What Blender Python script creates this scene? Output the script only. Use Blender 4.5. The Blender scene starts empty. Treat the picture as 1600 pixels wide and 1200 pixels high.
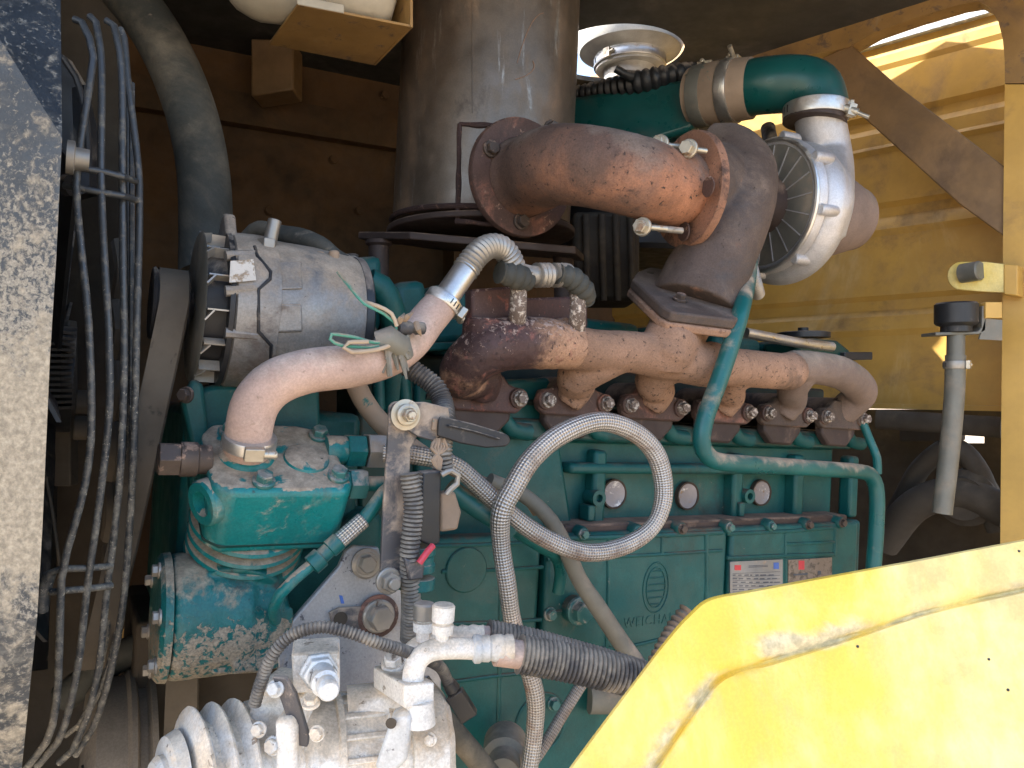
import bpy, bmesh, math, random
from mathutils import Vector, Matrix, noise
random.seed(7)
R = math.radians
V = Vector
scene = bpy.context.scene
C = scene.collection
# ------------------------------------------------------------------ camera
F = 1200.0                                   # focal length in photo pixels (1600 wide)
cam_d = bpy.data.cameras.new('camera'); cam = bpy.data.objects.new('camera', cam_d); C.objects.link(cam)
cam_d.sensor_width = 36; cam_d.lens = 36*F/1600; cam_d.clip_start = .02; cam_d.clip_end = 4000
cam.location = (0, 0, 0); cam.rotation_euler = (R(90), 0, 0)
scene.camera = cam
# ------------------------------------------------------------------ sky, sun, exposure
SUN_EL, SUN_AZ = R(45), R(268)
world = bpy.data.worlds.new('World'); scene.world = world; world.use_nodes = True
wn = world.node_tree.nodes; wl = world.node_tree.links
sky = wn.new('ShaderNodeTexSky'); sky.sky_type = 'NISHITA'; sky.sun_disc = False
sky.sun_elevation = SUN_EL; sky.sun_rotation = SUN_AZ; sky.dust_density = 3; sky.air_density = 1.0; sky.ozone_density = .6
bg = wn['Background']; wl.new(sky.outputs[0], bg.inputs[0]); bg.inputs[1].default_value = .15
sd = bpy.data.lights.new('sun', 'SUN'); sd.energy = 4.0; sd.angle = R(.5); sd.color = (1, .95, .86)
sun = bpy.data.objects.new('sun', sd); C.objects.link(sun)
sdir = V((math.sin(SUN_AZ)*math.cos(SUN_EL), math.cos(SUN_AZ)*math.cos(SUN_EL), math.sin(SUN_EL)))
sun.rotation_euler = sdir.to_track_quat('Z', 'Y').to_euler(); sun.location = sdir*20
scene.view_settings.view_transform = 'Standard'; scene.view_settings.look = 'None'
scene.view_settings.exposure = 2.05; scene.view_settings.gamma = 1
scene.render.resolution_x = 1024; scene.render.resolution_y = 768

# ------------------------------------------------------------------ measuring helpers
def P(px, py, d): return V(((px-800)/F*d, d, (600-py)/F*d))
U = V((.868, .492, -.061)).normalized()      # along the engine, front (left) to rear (right)
Wv = (V((0, 0, 1)) - U*U.z).normalized()     # engine up
N = U.cross(Wv).normalized()                 # out of the engine side, towards the open door
O = P(780, 620, 1.05)
def plane(px, py, pt, nrm):
    r = V(((px-800)/F, 1, (600-py)/F)); return r*(pt.dot(nrm)/r.dot(nrm))
def E(px, py, off=0): return plane(px, py, O+N*off, N)      # a point on the plane 'off' metres out of the engine side
def EL(px, py, off=0):
    q = E(px, py, off)-O; return q.dot(U), q.dot(Wv)
Mdir = V((.69, .72, 0)).normalized()         # through the rear end wall of the bay
Vdir = V((-.72, .69, 0)).normalized()
Aend = V((.975, 1.5, 0))
def Q(px, py, off=0): return plane(px, py, Aend+Mdir*off, Mdir)
def frame(o, x, y, z): 
    m = Matrix((x, y, z)).transposed().to_4x4(); m.translation = o; return m
EF = frame(O, U, Wv, N)                      # engine frame: x along, y up, z out
ex = lambda s, h, o: O+U*s+Wv*h+N*o

# ------------------------------------------------------------------ mesh collector
def catmull(pts, rad, step):
    pts = [V(p) for p in pts]; n = len(pts); out = []; ro = []
    for i in range(n-1):
        p0 = pts[max(i-1, 0)]; p1 = pts[i]; p2 = pts[i+1]; p3 = pts[min(i+2, n-1)]
        if i == 0: p0 = p1*2-p2
        if i == n-2: p3 = p2*2-p1
        k = max(1, int((p2-p1).length/step))
        for j in range(k):
            t = j/k; t2 = t*t; t3 = t2*t
            out.append(.5*((2*p1)+(p2-p0)*t+(2*p0-5*p1+4*p2-p3)*t2+(3*p1-p0-3*p2+p3)*t3))
            s = t*t*(3-2*t); ro.append(rad[i]*(1-s)+rad[i+1]*s)
    out.append(pts[-1]); ro.append(rad[-1]); return out, ro
def perp(a):
    a = a.normalized(); b = V((0, 0, 1)) if abs(a.z) < .9 else V((1, 0, 0))
    x = a.cross(b).normalized(); return x, a.cross(x).normalized()
class G:
    def __init__(s): s.v = []; s.f = []; s.uv = {}
    def add(s, vs, fs, uvs=None):
        o = len(s.v); s.v += [V(p) for p in vs]
        for i, f in enumerate(fs):
            if uvs: s.uv[len(s.f)] = uvs[i]
            s.f.append([a+o for a in f])
        return s
    def rings(s, rings, cap=True, closed=False, uvlen=None):
        n = len(rings[0]); vs = [p for r in rings for p in r]; fs = []; uv = []
        m = len(rings); L = uvlen or list(range(m))
        for i in range(m if closed else m-1):
            i2 = (i+1) % m
            for j in range(n):
                k = (j+1) % n; fs.append([i*n+j, i*n+k, i2*n+k, i2*n+j])
                uv.append([(L[i], j/n), (L[i], (j+1)/n), (L[min(i+1, m-1)], (j+1)/n), (L[min(i+1, m-1)], j/n)])
        if cap and not closed:
            fs.append(list(range(n))[::-1]); uv.append([(0, 0)]*n)
            fs.append([(m-1)*n+j for j in range(n)]); uv.append([(0, 0)]*n)
        return s.add(vs, fs, uv)
    def tube(s, pts, r, seg=14, step=.012, corr=None, cap=True, smooth=True, wob=0, flat=None):
        rad = list(r) if isinstance(r, (list, tuple)) else [r]*len(pts)
        if corr: step = corr[0]/4.0
        if smooth: c, rr = catmull(pts, rad, step)
        else:
            c = [V(p) for p in pts]; rr = rad
        if corr:                                  # even resampling along the curve
            d = [0]
            for a, b in zip(c, c[1:]): d.append(d[-1]+(b-a).length)
            k = max(2, int(d[-1]/step)); c2 = []; r2 = []; j = 0
            for i in range(k+1):
                t = d[-1]*i/k
                while j < len(d)-2 and d[j+1] < t: j += 1
                q = (t-d[j])/max(1e-9, d[j+1]-d[j]); c2.append(c[j].lerp(c[j+1], q)); r2.append(rr[j]*(1-q)+rr[j+1]*q)
            c = c2; rr = [a+corr[1]*(1, .35, -1, .35)[i % 4] for i, a in enumerate(r2)]
        T = [(c[min(i+1, len(c)-1)]-c[max(i-1, 0)]).normalized() for i in range(len(c))]
        x, y = perp(T[0]); rings = []; L = [0]
        if flat: x = (flat[0]-T[0]*flat[0].dot(T[0])).normalized()
        for i, p in enumerate(c):
            x = (x-T[i]*x.dot(T[i])).normalized(); y = T[i].cross(x)
            if i: L.append(L[-1]+(c[i]-c[i-1]).length)
            w = 1+(wob*noise.noise(p*40) if wob else 0)
            fy = flat[1] if flat else 1
            rings.append([p+(x*math.cos(a)+y*math.sin(a)*fy)*rr[i]*w for a in [2*math.pi*j/seg for j in range(seg)]])
        return s.rings(rings, cap, uvlen=L)
    def lathe(s, o, ax, prof, seg=40, cap=True, ecc=None):
        ax = V(ax).normalized(); x, y = perp(ax); rings = []
        for t, r in prof: rings.append([V(o)+ax*t+(x*math.cos(a)+y*math.sin(a))*r for a in [2*math.pi*j/seg for j in range(seg)]])
        L = [0]
        for a, b in zip(prof, prof[1:]): L.append(L[-1]+math.hypot(a[0]-b[0], a[1]-b[1]))
        return s.rings(rings, cap, uvlen=L)
    def torus(s, o, ax, r1, r2, seg=40, sg=10):
        ax = V(ax).normalized(); x, y = perp(ax); rings = []
        for j in range(seg):
            a = 2*math.pi*j/seg; d = x*math.cos(a)+y*math.sin(a)
            rings.append([V(o)+d*(r1+r2*math.cos(b))+ax*r2*math.sin(b) for b in [2*math.pi*k/sg for k in range(sg)]])
        return s.rings(rings, False, closed=True)
    def box(s, m, sx, sy, sz):
        vs = [m @ V((x*sx/2, y*sy/2, z*sz/2)) for x in (-1, 1) for y in (-1, 1) for z in (-1, 1)]
        return s.add(vs, [[0, 1, 3, 2], [4, 6, 7, 5], [0, 4, 5, 1], [2, 3, 7, 6], [0, 2, 6, 4], [1, 5, 7, 3]])
    def prism(s, poly, ext):
        n = len(poly); ext = V(ext); a = [V(p) for p in poly]; b = [p+ext for p in a]
        nr = V((0, 0, 0))
        for i in range(n): nr += a[i].cross(a[(i+1) % n])
        if nr.dot(ext) > 0: a, b = b, a
        return s.add(a+b, [list(range(n)), [n+i for i in range(n)][::-1]]+[[i, n+i, n+(i+1) % n, (i+1) % n] for i in range(n)])
    def ball(s, c, r, sc=(1, 1, 1), seg=20):
        rings = []
        for i in range(seg//2+1):
            t = math.pi*(i+.02)/(seg//2+.04)
            rings.append([V(c)+V((math.sin(t)*math.cos(a)*sc[0], math.sin(t)*math.sin(a)*sc[1], math.cos(t)*sc[2]))*r for a in [2*math.pi*j/seg for j in range(seg)]])
        return s.rings(rings)
    def mesh(s, name, m, ang=38, centre=None):
        me = bpy.data.meshes.new(name); c = centre if centre is not None else V((0, 0, 0))
        me.from_pydata([tuple(p-c) for p in s.v], [], s.f)
        if s.uv:
            ul = me.uv_layers.new(name='UVMap').data; k = 0
            for i, f in enumerate(s.f):
                u = s.uv.get(i)
                for q in range(len(f)):
                    ul[k].uv = u[q] if u else (0, 0)
                    k += 1
        me.materials.append(m)
        bm = bmesh.new(); bm.from_mesh(me); bmesh.ops.recalc_face_normals(bm, faces=bm.faces); bm.to_mesh(me); bm.free()
        me.shade_smooth(); me.set_sharp_from_angle(angle=R(ang)); return me
WM = {}
def setp(o, parent, world):
    WM[o] = world
    if parent is not None:
        o.parent = parent; o.matrix_parent_inverse = WM[parent].inverted(); o.matrix_basis = world
    else: o.matrix_basis = world
def tag(o, label=None, cat=None, group=None, kind=None):
    if label: o['label'] = label
    if cat: o['category'] = cat
    if group: o['group'] = group
    if kind: o['kind'] = kind
    return o
def thing(name, label, cat, loc, group=None):
    o = bpy.data.objects.new(name, None); C.objects.link(o); o.empty_display_size = .02
    setp(o, None, Matrix.Translation(loc)); return tag(o, label, cat, group)
def put(g, name, m, parent=None, bevel=0, fuse=None, ang=38, sub=0, seg=2, disp=None, label=None):
    c = sum(g.v, V((0, 0, 0)))/len(g.v)
    me = g.mesh(name, m, ang, c); o = bpy.data.objects.new(name, me); C.objects.link(o)
    setp(o, parent, Matrix.Translation(c))
    if bevel:
        b = o.modifiers.new('bevel', 'BEVEL'); b.width = bevel; b.segments = seg; b.limit_method = 'ANGLE'; b.angle_limit = R(35); b.use_clamp_overlap = True
    if sub: b = o.modifiers.new('sub', 'SUBSURF'); b.levels = b.render_levels = sub
    if fuse:
        r = o.modifiers.new('fuse', 'REMESH'); r.mode = 'VOXEL'; r.voxel_size = fuse[0]; r.use_smooth_shade = True
        if fuse[1]: k = o.modifiers.new('smooth', 'SMOOTH'); k.iterations = fuse[1]; k.factor = .5
    if disp:
        tx = bpy.data.textures.new(name+'_relief', 'CLOUDS'); tx.noise_scale = disp[1]; tx.noise_depth = 3
        k = o.modifiers.new('relief', 'DISPLACE'); k.texture = tx; k.strength = disp[0]; k.texture_coords = 'GLOBAL'; k.mid_level = .5
    if label: o['label'] = label
    return o
def solo(g, name, m, label, cat, group=None, **k):
    return tag(put(g, name, m, None, **k), label, cat, group)
# ------------------------------------------------------------------ materials
def nd(t, typ, **k):
    n = t.nodes.new(typ)
    for a, b in k.items(): setattr(n, a, b)
    return n
def material(name, base, rough=.5, metal=0, layers=(), var=.25, vscale=9, bump=.25, bscale=60, spec=.5, coat=0, uvbraid=None, fine=0, wear=None):
    """base paint/metal colour, then layers (colour, noise scale, low, high, up-weight, roughness, metallic, stretch) of dust, rust, chips."""
    m = bpy.data.materials.new(name); m.use_nodes = True; t = m.node_tree; b = t.nodes['Principled BSDF']; L = t.links.new
    geo = nd(t, 'ShaderNodeNewGeometry'); pos = geo.outputs['Position']
    sep = nd(t, 'ShaderNodeSeparateXYZ'); L(geo.outputs['Normal'], sep.inputs[0])
    def noise_(scale, detail=6, rough_=.6, vec=None, dist=0):
        n = nd(t, 'ShaderNodeTexNoise'); n.inputs['Scale'].default_value = scale; n.inputs['Detail'].default_value = detail
        n.inputs['Roughness'].default_value = rough_; n.inputs['Distortion'].default_value = dist; L(vec or pos, n.inputs['Vector']); return n.outputs['Fac']
    def mth(op, a, bb, c=None):
        n = nd(t, 'ShaderNodeMath', operation=op)
        for i, x in enumerate((a, bb, c)):
            if x is None: continue
            if isinstance(x, (int, float)): n.inputs[i].default_value = x
            else: L(x, n.inputs[i])
        return n.outputs[0]
    def rng(f, lo, hi, a=0, c=1):
        n = nd(t, 'ShaderNodeMapRange'); n.interpolation_type = 'SMOOTHSTEP'; L(f, n.inputs[0])
        for i, x in zip((1, 2, 3, 4), (lo, hi, a, c)): n.inputs[i].default_value = x
        return n.outputs[0]
    def mix(f, a, c, typ='MIX'):
        n = nd(t, 'ShaderNodeMix', data_type='RGBA', blend_type=typ)
        if isinstance(f, (int, float)): n.inputs[0].default_value = f
        else: L(f, n.inputs[0])
        for i, x in ((6, a), (7, c)):
            if isinstance(x, tuple): n.inputs[i].default_value = (*x, 1)
            else: L(x, n.inputs[i])
        return n.outputs[2]
    v = rng(noise_(vscale, 8, .65), .25, .75, 1-var, 1+var)
    cc = nd(t, 'ShaderNodeCombineColor'); [L(v, cc.inputs[i]) for i in range(3)]
    col = mix(1.0, tuple(base), cc.outputs[0], 'MULTIPLY')
    ro = rng(noise_(vscale*3, 4), .3, .7, max(.05, rough-.1), min(1, rough+.1)); me = None
    hgt = noise_(bscale, 5, .6)
    spos = nd(t, 'ShaderNodeSeparateXYZ'); L(pos, spos.inputs[0])
    for ly in layers:
        lc, sc, lo, hi, up, lr, lm, st = ly[:8]; vec = None
        if st:
            mp = nd(t, 'ShaderNodeMapping'); mp.inputs['Scale'].default_value = st; L(pos, mp.inputs[0]); vec = mp.outputs[0]
        f = noise_(sc, 9, .68, vec, .4)
        if up: f = mth('MULTIPLY_ADD', sep.outputs[2], up, f)
        for (axi, v0, v1, amt) in (ly[8] if len(ly) > 8 else ()):
            f = mth('MULTIPLY_ADD', rng(spos.outputs[axi], v0, v1), amt, f)
        k = rng(f, lo, hi)
        if wear and ly is layers[wear[0]]:
            at = nd(t, 'ShaderNodeAttribute'); at.attribute_name = 'wear'
            k = rng(mth('MULTIPLY_ADD', at.outputs['Fac'], wear[1], f), lo+wear[1]*.5, hi+wear[1]*.5)
        c2 = mix(rng(noise_(sc*3+7, 5), .3, .7), tuple(x*.72 for x in lc), tuple(min(1, x*1.2) for x in lc))
        col = mix(k, col, c2)
        n = nd(t, 'ShaderNodeMix'); L(k, n.inputs[0]); L(ro, n.inputs[2]); n.inputs[3].default_value = lr; ro = n.outputs[0]
        n = nd(t, 'ShaderNodeMix'); L(k, n.inputs[0])
        if me is None: n.inputs[2].default_value = metal
        else: L(me, n.inputs[2])
        n.inputs[3].default_value = lm; me = n.outputs[0]
        hgt = mth('MULTIPLY_ADD', k, .35, hgt)
    if fine:
        f = rng(noise_(420, 3, .7), .35, .65, 1-fine, 1+fine)
        c3 = nd(t, 'ShaderNodeCombineColor'); [L(f, c3.inputs[i]) for i in range(3)]
        col = mix(1.0, col, c3.outputs[0], 'MULTIPLY')
    if uvbraid:
        uv = nd(t, 'ShaderNodeUVMap'); uv.uv_map = 'UVMap'; s2 = nd(t, 'ShaderNodeSeparateXYZ'); L(uv.outputs[0], s2.inputs[0])
        a = mth('MULTIPLY', s2.outputs[0], uvbraid[0]); c = mth('MULTIPLY', s2.outputs[1], uvbraid[1]*2*math.pi)
        s_1 = mth('SINE', mth('ADD', a, c), 0); s_2 = mth('SINE', mth('SUBTRACT', a, c), 0)
        w = mth('MULTIPLY', s_1, s_2); w = mth('ADD', mth('MULTIPLY', w, .5), .5)
        th = mth('SINE', mth('MULTIPLY', s2.outputs[0], uvbraid[0]*2.0), 0)
        hgt = mth('ADD', mth('MULTIPLY', w, 3.0), hgt)
        dk = rng(w, .1, .6, .5, 1.12)
        c3 = nd(t, 'ShaderNodeCombineColor'); [L(dk, c3.inputs[i]) for i in range(3)]
        col = mix(1.0, col, c3.outputs[0], 'MULTIPLY')
    L(col, b.inputs['Base Color']); L(ro, b.inputs['Roughness'])
    if me is None: b.inputs['Metallic'].default_value = metal
    else: L(me, b.inputs['Metallic'])
    b.inputs['Specular IOR Level'].default_value = spec; b.inputs['Coat Weight'].default_value = coat
    bp = nd(t, 'ShaderNodeBump'); bp.inputs['Strength'].default_value = bump; bp.inputs['Distance'].default_value = .0012
    L(hgt, bp.inputs['Height']); L(bp.outputs[0], b.inputs['Normal']); return m
DUST = (.40, .31, .225)
LD = (.46, .40, .32)
def dust(lo, hi, up=.25, sc=14, c=DUST, st=None): return (c, sc, lo, hi, up, .95, 0, st)
M = {}
M['teal'] = material('teal engine paint', (.005, .080, .077), .46, 0, [((.012, .105, .10), 7, .5, .7, 0, .5, 0, None), ((.025, .032, .028), 5, .54, .74, -.05, .6, 0, None), ((.13, .115, .09), 17, .58, .82, .16, .95, 0, None), ((.13, .09, .065), 3.5, .60, .74, .12, .9, 0, None), ((.24, .22, .18), 60, .66, .74, .02, .9, 0, None)], bump=.4, bscale=90, fine=.08, spec=.4)
M['teal_head'] = material('bright teal paint', (.006, .17, .175), .36, 0, [((.10, .20, .185), 22, .52, .70, .0, .8, 0, None), ((.27, .28, .24), 40, .57, .72, .0, .9, 0, None), dust(.74, .79, .44, 26, (.36, .295, .225)), ((.04, .05, .05), 90, .67, .71, 0, .6, .1, None)], bump=.45, bscale=90, fine=.1)
M['teal_mud'] = material('teal paint splashed with mud', (.006, .125, .125), .42, 0, [((.04, .05, .05), 12, .56, .68, 0, .7, 0, None), ((.30, .26, .20), 130, .66, .72, 0, .95, 0, None, [(2, -.21, -.255, .24)]), dust(.66, .78, .3, 18, (.34, .29, .22))], bump=.8, bscale=150, fine=.1)
M['teal_pipe'] = material('teal painted pipe', (.007, .11, .108), .36, 0, [dust(.54, .76, .2, 15), ((.13, .08, .05), 70, .66, .72, 0, .9, 0, None)], bump=.25)
M['teal_dark'] = material('deep teal paint', (.004, .05, .046), .4, 0, [((.10, .075, .05), 8, .52, .75, .2, .9, 0, None)])
M['rust_pipe'] = material('heat rusted cast iron', (.13, .082, .066), .8, 0, [((.38, .175, .10), 4, .50, .78, -.06, .85, 0, None, [(0, .08, .27, .18)]), ((.20, .15, .125), 9, .54, .74, .22, .9, 0, None), ((.055, .035, .03), 130, .585, .65, 0, .8, 0, None), ((.08, .05, .042), 22, .60, .70, .0, .8, 0, None)], bump=.7, bscale=200, fine=.14)
M['teal_duct'] = material('plain deep teal duct paint', (.005, .070, .068), .35, 0, [((.05, .05, .045), 5, .55, .8, .1, .8, 0, None)], bump=.1)
M['brace'] = material('brown dusty brace paint', (.22, .135, .065), .5, 0, [((.15, .10, .065), 6, .46, .72, .1, .9, 0, None)], bump=.15)
M['rust_orange'] = material('orange rusted iron', (.27, .14, .09), .85, 0, [((.09, .055, .045), 16, .46, .60, .05, .85, 0, None), ((.05, .03, .025), 170, .58, .66, 0, .8, 0, None)], bump=.6, bscale=220, fine=.12)
M['rust_dark'] = material('dark brown scaled iron', (.085, .05, .042), .7, .1, [((.30, .14, .10), 12, .52, .68, .12, .9, 0, None), ((.36, .24, .18), 60, .60, .68, .1, .9, 0, None)], bump=.6, bscale=180, fine=.12)
M['rust_red'] = material('purple brown to tan scaled iron', (.07, .036, .034), .66, .05, [((.40, .235, .15), 14, .54, .72, 0, .9, 0, None, [(0, -.01, .10, .34)]), ((.24, .10, .08), 40, .54, .68, .0, .85, 0, None), ((.42, .30, .25), 150, .60, .68, .14, .9, 0, None), ((.04, .025, .022), 130, .58, .66, 0, .8, 0, None)], bump=.9, bscale=150, fine=.14)
M['manifold_tan'] = material('tan oxidised cast iron', (.32, .19, .125), .9, 0, [((.20, .13, .095), 9, .50, .72, -.05, .9, 0, None), ((.07, .04, .032), 150, .585, .65, 0, .8, 0, None, [(2, .03, -.03, .03)]), ((.12, .07, .055), 26, .62, .72, 0, .8, 0, None)], bump=.6, bscale=220, fine=.12)
M['head_dark'] = material('teal head with shade in colour', (.012, .030, .028), .6, 0, [((.06, .045, .035), 12, .52, .75, .2, .9, 0, None)])  # teal darkened to stand for the shade between the manifold runners
M['cone'] = material('dull tan cast cone', (.21, .155, .13), .8, 0, [((.30, .24, .19), 6, .5, .75, .15, .9, 0, None)], bump=.3, fine=.08)
M['pulley_dusty'] = material('dusty pulley steel', (.22, .185, .15), .8, .1, [((.10, .085, .07), 14, .52, .70, -.1, .9, 0, None)], bump=.4, fine=.1)
M['rust_red_dark'] = material('dark purple scaled flange', (.08, .042, .038), .65, .05, [((.28, .10, .07), 40, .56, .68, .0, .85, 0, None), ((.36, .26, .22), 150, .62, .69, .1, .9, 0, None)], bump=.7, bscale=160, fine=.12)
M['rust_plate'] = material('dark rusted plate', (.06, .042, .038), .65, .2, [((.22, .15, .11), 14, .55, .72, .25, .9, 0, None)], bump=.4)
M['housing_brown'] = material('brown oxidised casting', (.095, .068, .056), .78, 0, [((.055, .058, .066), 4, .50, .66, 0, .7, .1, None), ((.20, .15, .12), 6, .50, .74, .12, .9, 0, None), ((.25, .14, .10), 14, .62, .74, -.12, .9, 0, None), ((.05, .035, .03), 130, .60, .68, 0, .8, 0, None)], bump=.5, bscale=220, fine=.12)
M['muffler'] = material('bare oxidised steel sheet', (.16, .13, .105), .38, .6, [((.22, .15, .10), 5, .50, .68, 0, .6, .2, (1, 1, .35)), ((.42, .40, .37), 30, .60, .72, 0, .36, .85, (1, 1, .14)), ((.085, .07, .06), 9, .58, .72, 0, .5, .4, (1, 1, .4)), ((.42, .36, .30), 90, .70, .73, 0, .6, .4, (1, .3, 1))], bump=.18, bscale=40, fine=.07)
M['weld'] = material('dark weld bead', (.05, .028, .026), .8, .1, [((.16, .09, .07), 60, .55, .65, .0, .9, 0, None)], bump=1, bscale=260)
M['silver'] = material('cast aluminium', (.52, .52, .54), .52, .6, [((.33, .32, .31), 12, .55, .78, .1, .8, .2, None), ((.5, .46, .40), 26, .62, .78, .1, .9, 0, None)], bump=.25, bscale=300, fine=.08)
M['steel'] = material('stainless steel', (.62, .61, .59), .36, .9, [((.42, .38, .33), 20, .54, .75, .1, .7, .3, None)], bump=.1, fine=.05)
M['steel_dull'] = material('dull dusty steel', (.36, .34, .31), .5, .7, [dust(.55, .72, .2, 22, (.38, .31, .25)), ((.16, .10, .07), 40, .62, .70, 0, .9, 0, None)], bump=.3)
M['zinc'] = material('zinc plated bolt', (.52, .48, .40), .42, .8, [((.30, .20, .13), 60, .56, .68, .1, .9, 0, None)], bump=.3, bscale=200)
M['bolt_teal'] = material('teal painted bolt', (.04, .15, .15), .4, .2, [((.30, .29, .26), 60, .50, .62, .1, .7, .3, None)], bump=.3, bscale=200)
M['bolt_dark'] = material('dark rusty bolt', (.09, .07, .06), .6, .4, [((.30, .20, .15), 90, .55, .65, .1, .9, 0, None)], bump=.4, bscale=200)
M['bolt_chalk'] = material('scaled bolt head', (.17, .13, .11), .6, .3, [((.62, .56, .50), 180, .50, .60, .0, .8, .2, None)], bump=.6, bscale=300)
M['alu_dusty'] = material('dusty cast aluminium', (.27, .26, .25), .48, .55, [dust(.52, .74, .28, 10, (.34, .28, .22)), ((.15, .12, .10), 14, .56, .72, -.12, .8, .2, None), ((.09, .07, .06), 170, .66, .71, 0, .8, 0, None)], bump=.4, bscale=200, fine=.1)
M['vane'] = material('pressed steel vane', (.42, .40, .37), .45, .6, [dust(.55, .75, .2, 20)], bump=.2)
M['black_metal'] = material('black steel', (.025, .026, .03), .5, .2, [dust(.58, .76, .25, 25, (.25, .21, .17))], bump=.3)
M['black_plastic'] = material('black plastic', (.02, .022, .026), .45, 0, [dust(.56, .78, .25, 25, (.24, .20, .17))], bump=.2)
M['black_hose'] = material('dusty black rubber', (.045, .047, .042), .75, 0, [((.15, .13, .10), 6, .44, .66, -.02, .95, 0, None), ((.22, .19, .15), 22, .60, .74, .05, .95, 0, None)], bump=.4, fine=.06)
M['conduit'] = material('dusty corrugated conduit', (.045, .045, .05), .55, 0, [((.27, .24, .20), 25, .42, .66, .15, .95, 0, None)], bump=.2)
M['beige_hose'] = material('dust coated rubber hose', (.47, .335, .28), .85, 0, [((.30, .155, .165), 7, .52, .68, 0, .8, 0, (1, 1, .35)), ((.56, .43, .36), 16, .5, .7, .15, .95, 0, None), ((.24, .16, .13), 50, .66, .73, 0, .9, 0, None), ((.34, .25, .20), 130, .60, .70, 0, .9, 0, None)], bump=.4, bscale=120, fine=.08)
M['steel_pale'] = material('dusty pale steel', (.58, .57, .54), .5, .45, [((.44, .40, .34), 16, .5, .75, .1, .8, .1, (1, 1, 3))], bump=.1, fine=.05)
M['tan_pipe'] = material('mud coated pipe', (.30, .225, .165), .9, 0, [((.02, .13, .12), 24, .60, .66, 0, .6, 0, None)], bump=.35)
M['grey_hose'] = material('dusty grey hose', (.17, .165, .14), .75, 0, [((.30, .25, .2), 12, .5, .72, .2, .95, 0, None)], bump=.25)
M['braid'] = material('braided steel hose', (.54, .50, .46), .38, .6, [((.30, .22, .17), 18, .50, .70, -.08, .85, .1, None), ((.10, .08, .07), 60, .64, .72, 0, .8, .1, None)], bump=.55, bscale=100, uvbraid=(900, 9))
M['braid_dull'] = material('tarnished braided hose', (.34, .31, .285), .45, .5, [((.28, .21, .16), 12, .50, .72, -.1, .9, .1, None)], bump=.55, bscale=100, uvbraid=(850, 10))
M['chalk'] = material('chalky dust covered aluminium', (.78, .76, .72), .65, .05, [((.66, .56, .44), 12, .50, .66, .20, .95, 0, None), ((.34, .35, .37), 24, .62, .70, -.05, .6, .4, None), ((.24, .18, .13), 75, .63, .70, .05, .95, 0, None)], bump=.6, bscale=130, fine=.12)
M['chalk_grey'] = material('pale grey clutch metal', (.60, .62, .63), .55, .15, [((.62, .53, .42), 16, .50, .66, .15, .95, 0, None), ((.14, .13, .13), 90, .60, .67, 0, .8, 0, None)], bump=.5, bscale=160, fine=.08)
M['plate_grey'] = material('scuffed grey bracket plate', (.34, .35, .37), .45, .35, [dust(.58, .72, .15, 13, (.42, .35, .28)), ((.12, .12, .14), 90, .62, .66, 0, .7, .3, None)], bump=.3, bscale=160, fine=.08)
M['strap'] = material('dark steel strap', (.085, .085, .095), .5, .3, [dust(.48, .62, .1, 16, (.36, .29, .23)), ((.35, .28, .22), 130, .62, .66, 0, .9, 0, None)], bump=.35)
M['panel_black'] = material('mud spattered black panel', (.026, .034, .044), .45, 0, [((.28, .26, .22), 240, .55, .70, 0, .95, 0, None, [(2, .22, .05, .16), (2, -.10, -.19, -.10)]), ((.33, .29, .225), 60, .52, .74, 0, .95, 0, None, [(2, .08, -.03, .36), (2, -.09, -.17, -.28)]), ((.14, .135, .12), 12, .52, .75, 0, .9, 0, (.5, 1, 2))], bump=.4, bscale=220, fine=.12)
M['guard_wire'] = material('dusty guard wire', (.055, .062, .070), .42, .25, [((.20, .19, .165), 90, .50, .75, 0, .9, 0, None, [(2, .25, -.25, .12)]), ((.40, .37, .31), 330, .645, .70, 0, .95, 0, None, [(2, .25, -.10, .06)])], bump=.06, bscale=300)
M['yellow'] = material('sun faded yellow paint', (.82, .575, .075), .42, 0, [((.86, .70, .30), 4, .44, .66, 0, .75, 0, (1, 1, .5), [(0, .1, .5, .07)]), ((.60, .50, .32), 24, .66, .80, .0, .9, 0, None), ((.25, .22, .22), 150, .735, .75, 0, .8, 0, None), ((.64, .56, .36), 34, .40, .82, 0, .85, 0, (.5, 1, 1)), ((.30, .22, .12), 5, .72, .78, 0, .8, 0, (1, 1, .4)), ((.22, .22, .26), 60, .70, .74, 0, .6, 0, (.15, 1, 1))], var=.06, bump=.15, bscale=40, fine=.04, wear=(3, .62))
M['yellow_bay'] = material('yellow bay paint', (.56, .345, .085), .42, 0, [((.34, .22, .09), 7, .5, .75, .1, .8, 0, None), ((.66, .50, .26), 4, .55, .8, 0, .8, 0, (1, 1, .4)), ((.15, .10, .06), 60, .69, .73, 0, .9, 0, None)], var=.12, bump=.12, bscale=30)
M['ochre'] = material('ochre tray paint and beam shade', (.30, .18, .065), .5, 0, [((.20, .13, .08), 6, .46, .72, .1, .9, 0, None), ((.16, .11, .075), 30, .54, .66, 0, .8, 0, None), ((.34, .28, .20), 18, .62, .74, 0, .9, 0, None)], bump=.3)
M['ochre_shade'] = material('dirty inner panel with shade in colour', (.11, .055, .018), .7, 0, [((.07, .045, .025), 4, .45, .7, .1, .9, 0, None)], bump=.15)  # yellow panel paint darkened so the colour carries the bay's shade
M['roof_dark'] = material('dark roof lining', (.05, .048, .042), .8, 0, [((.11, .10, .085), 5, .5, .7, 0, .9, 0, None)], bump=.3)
M['cavity'] = material('dark dusty machinery and shade backing', (.05, .040, .030), .8, .0, [((.11, .09, .065), 6, .5, .75, .1, .95, 0, None)], bump=.4)
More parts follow.
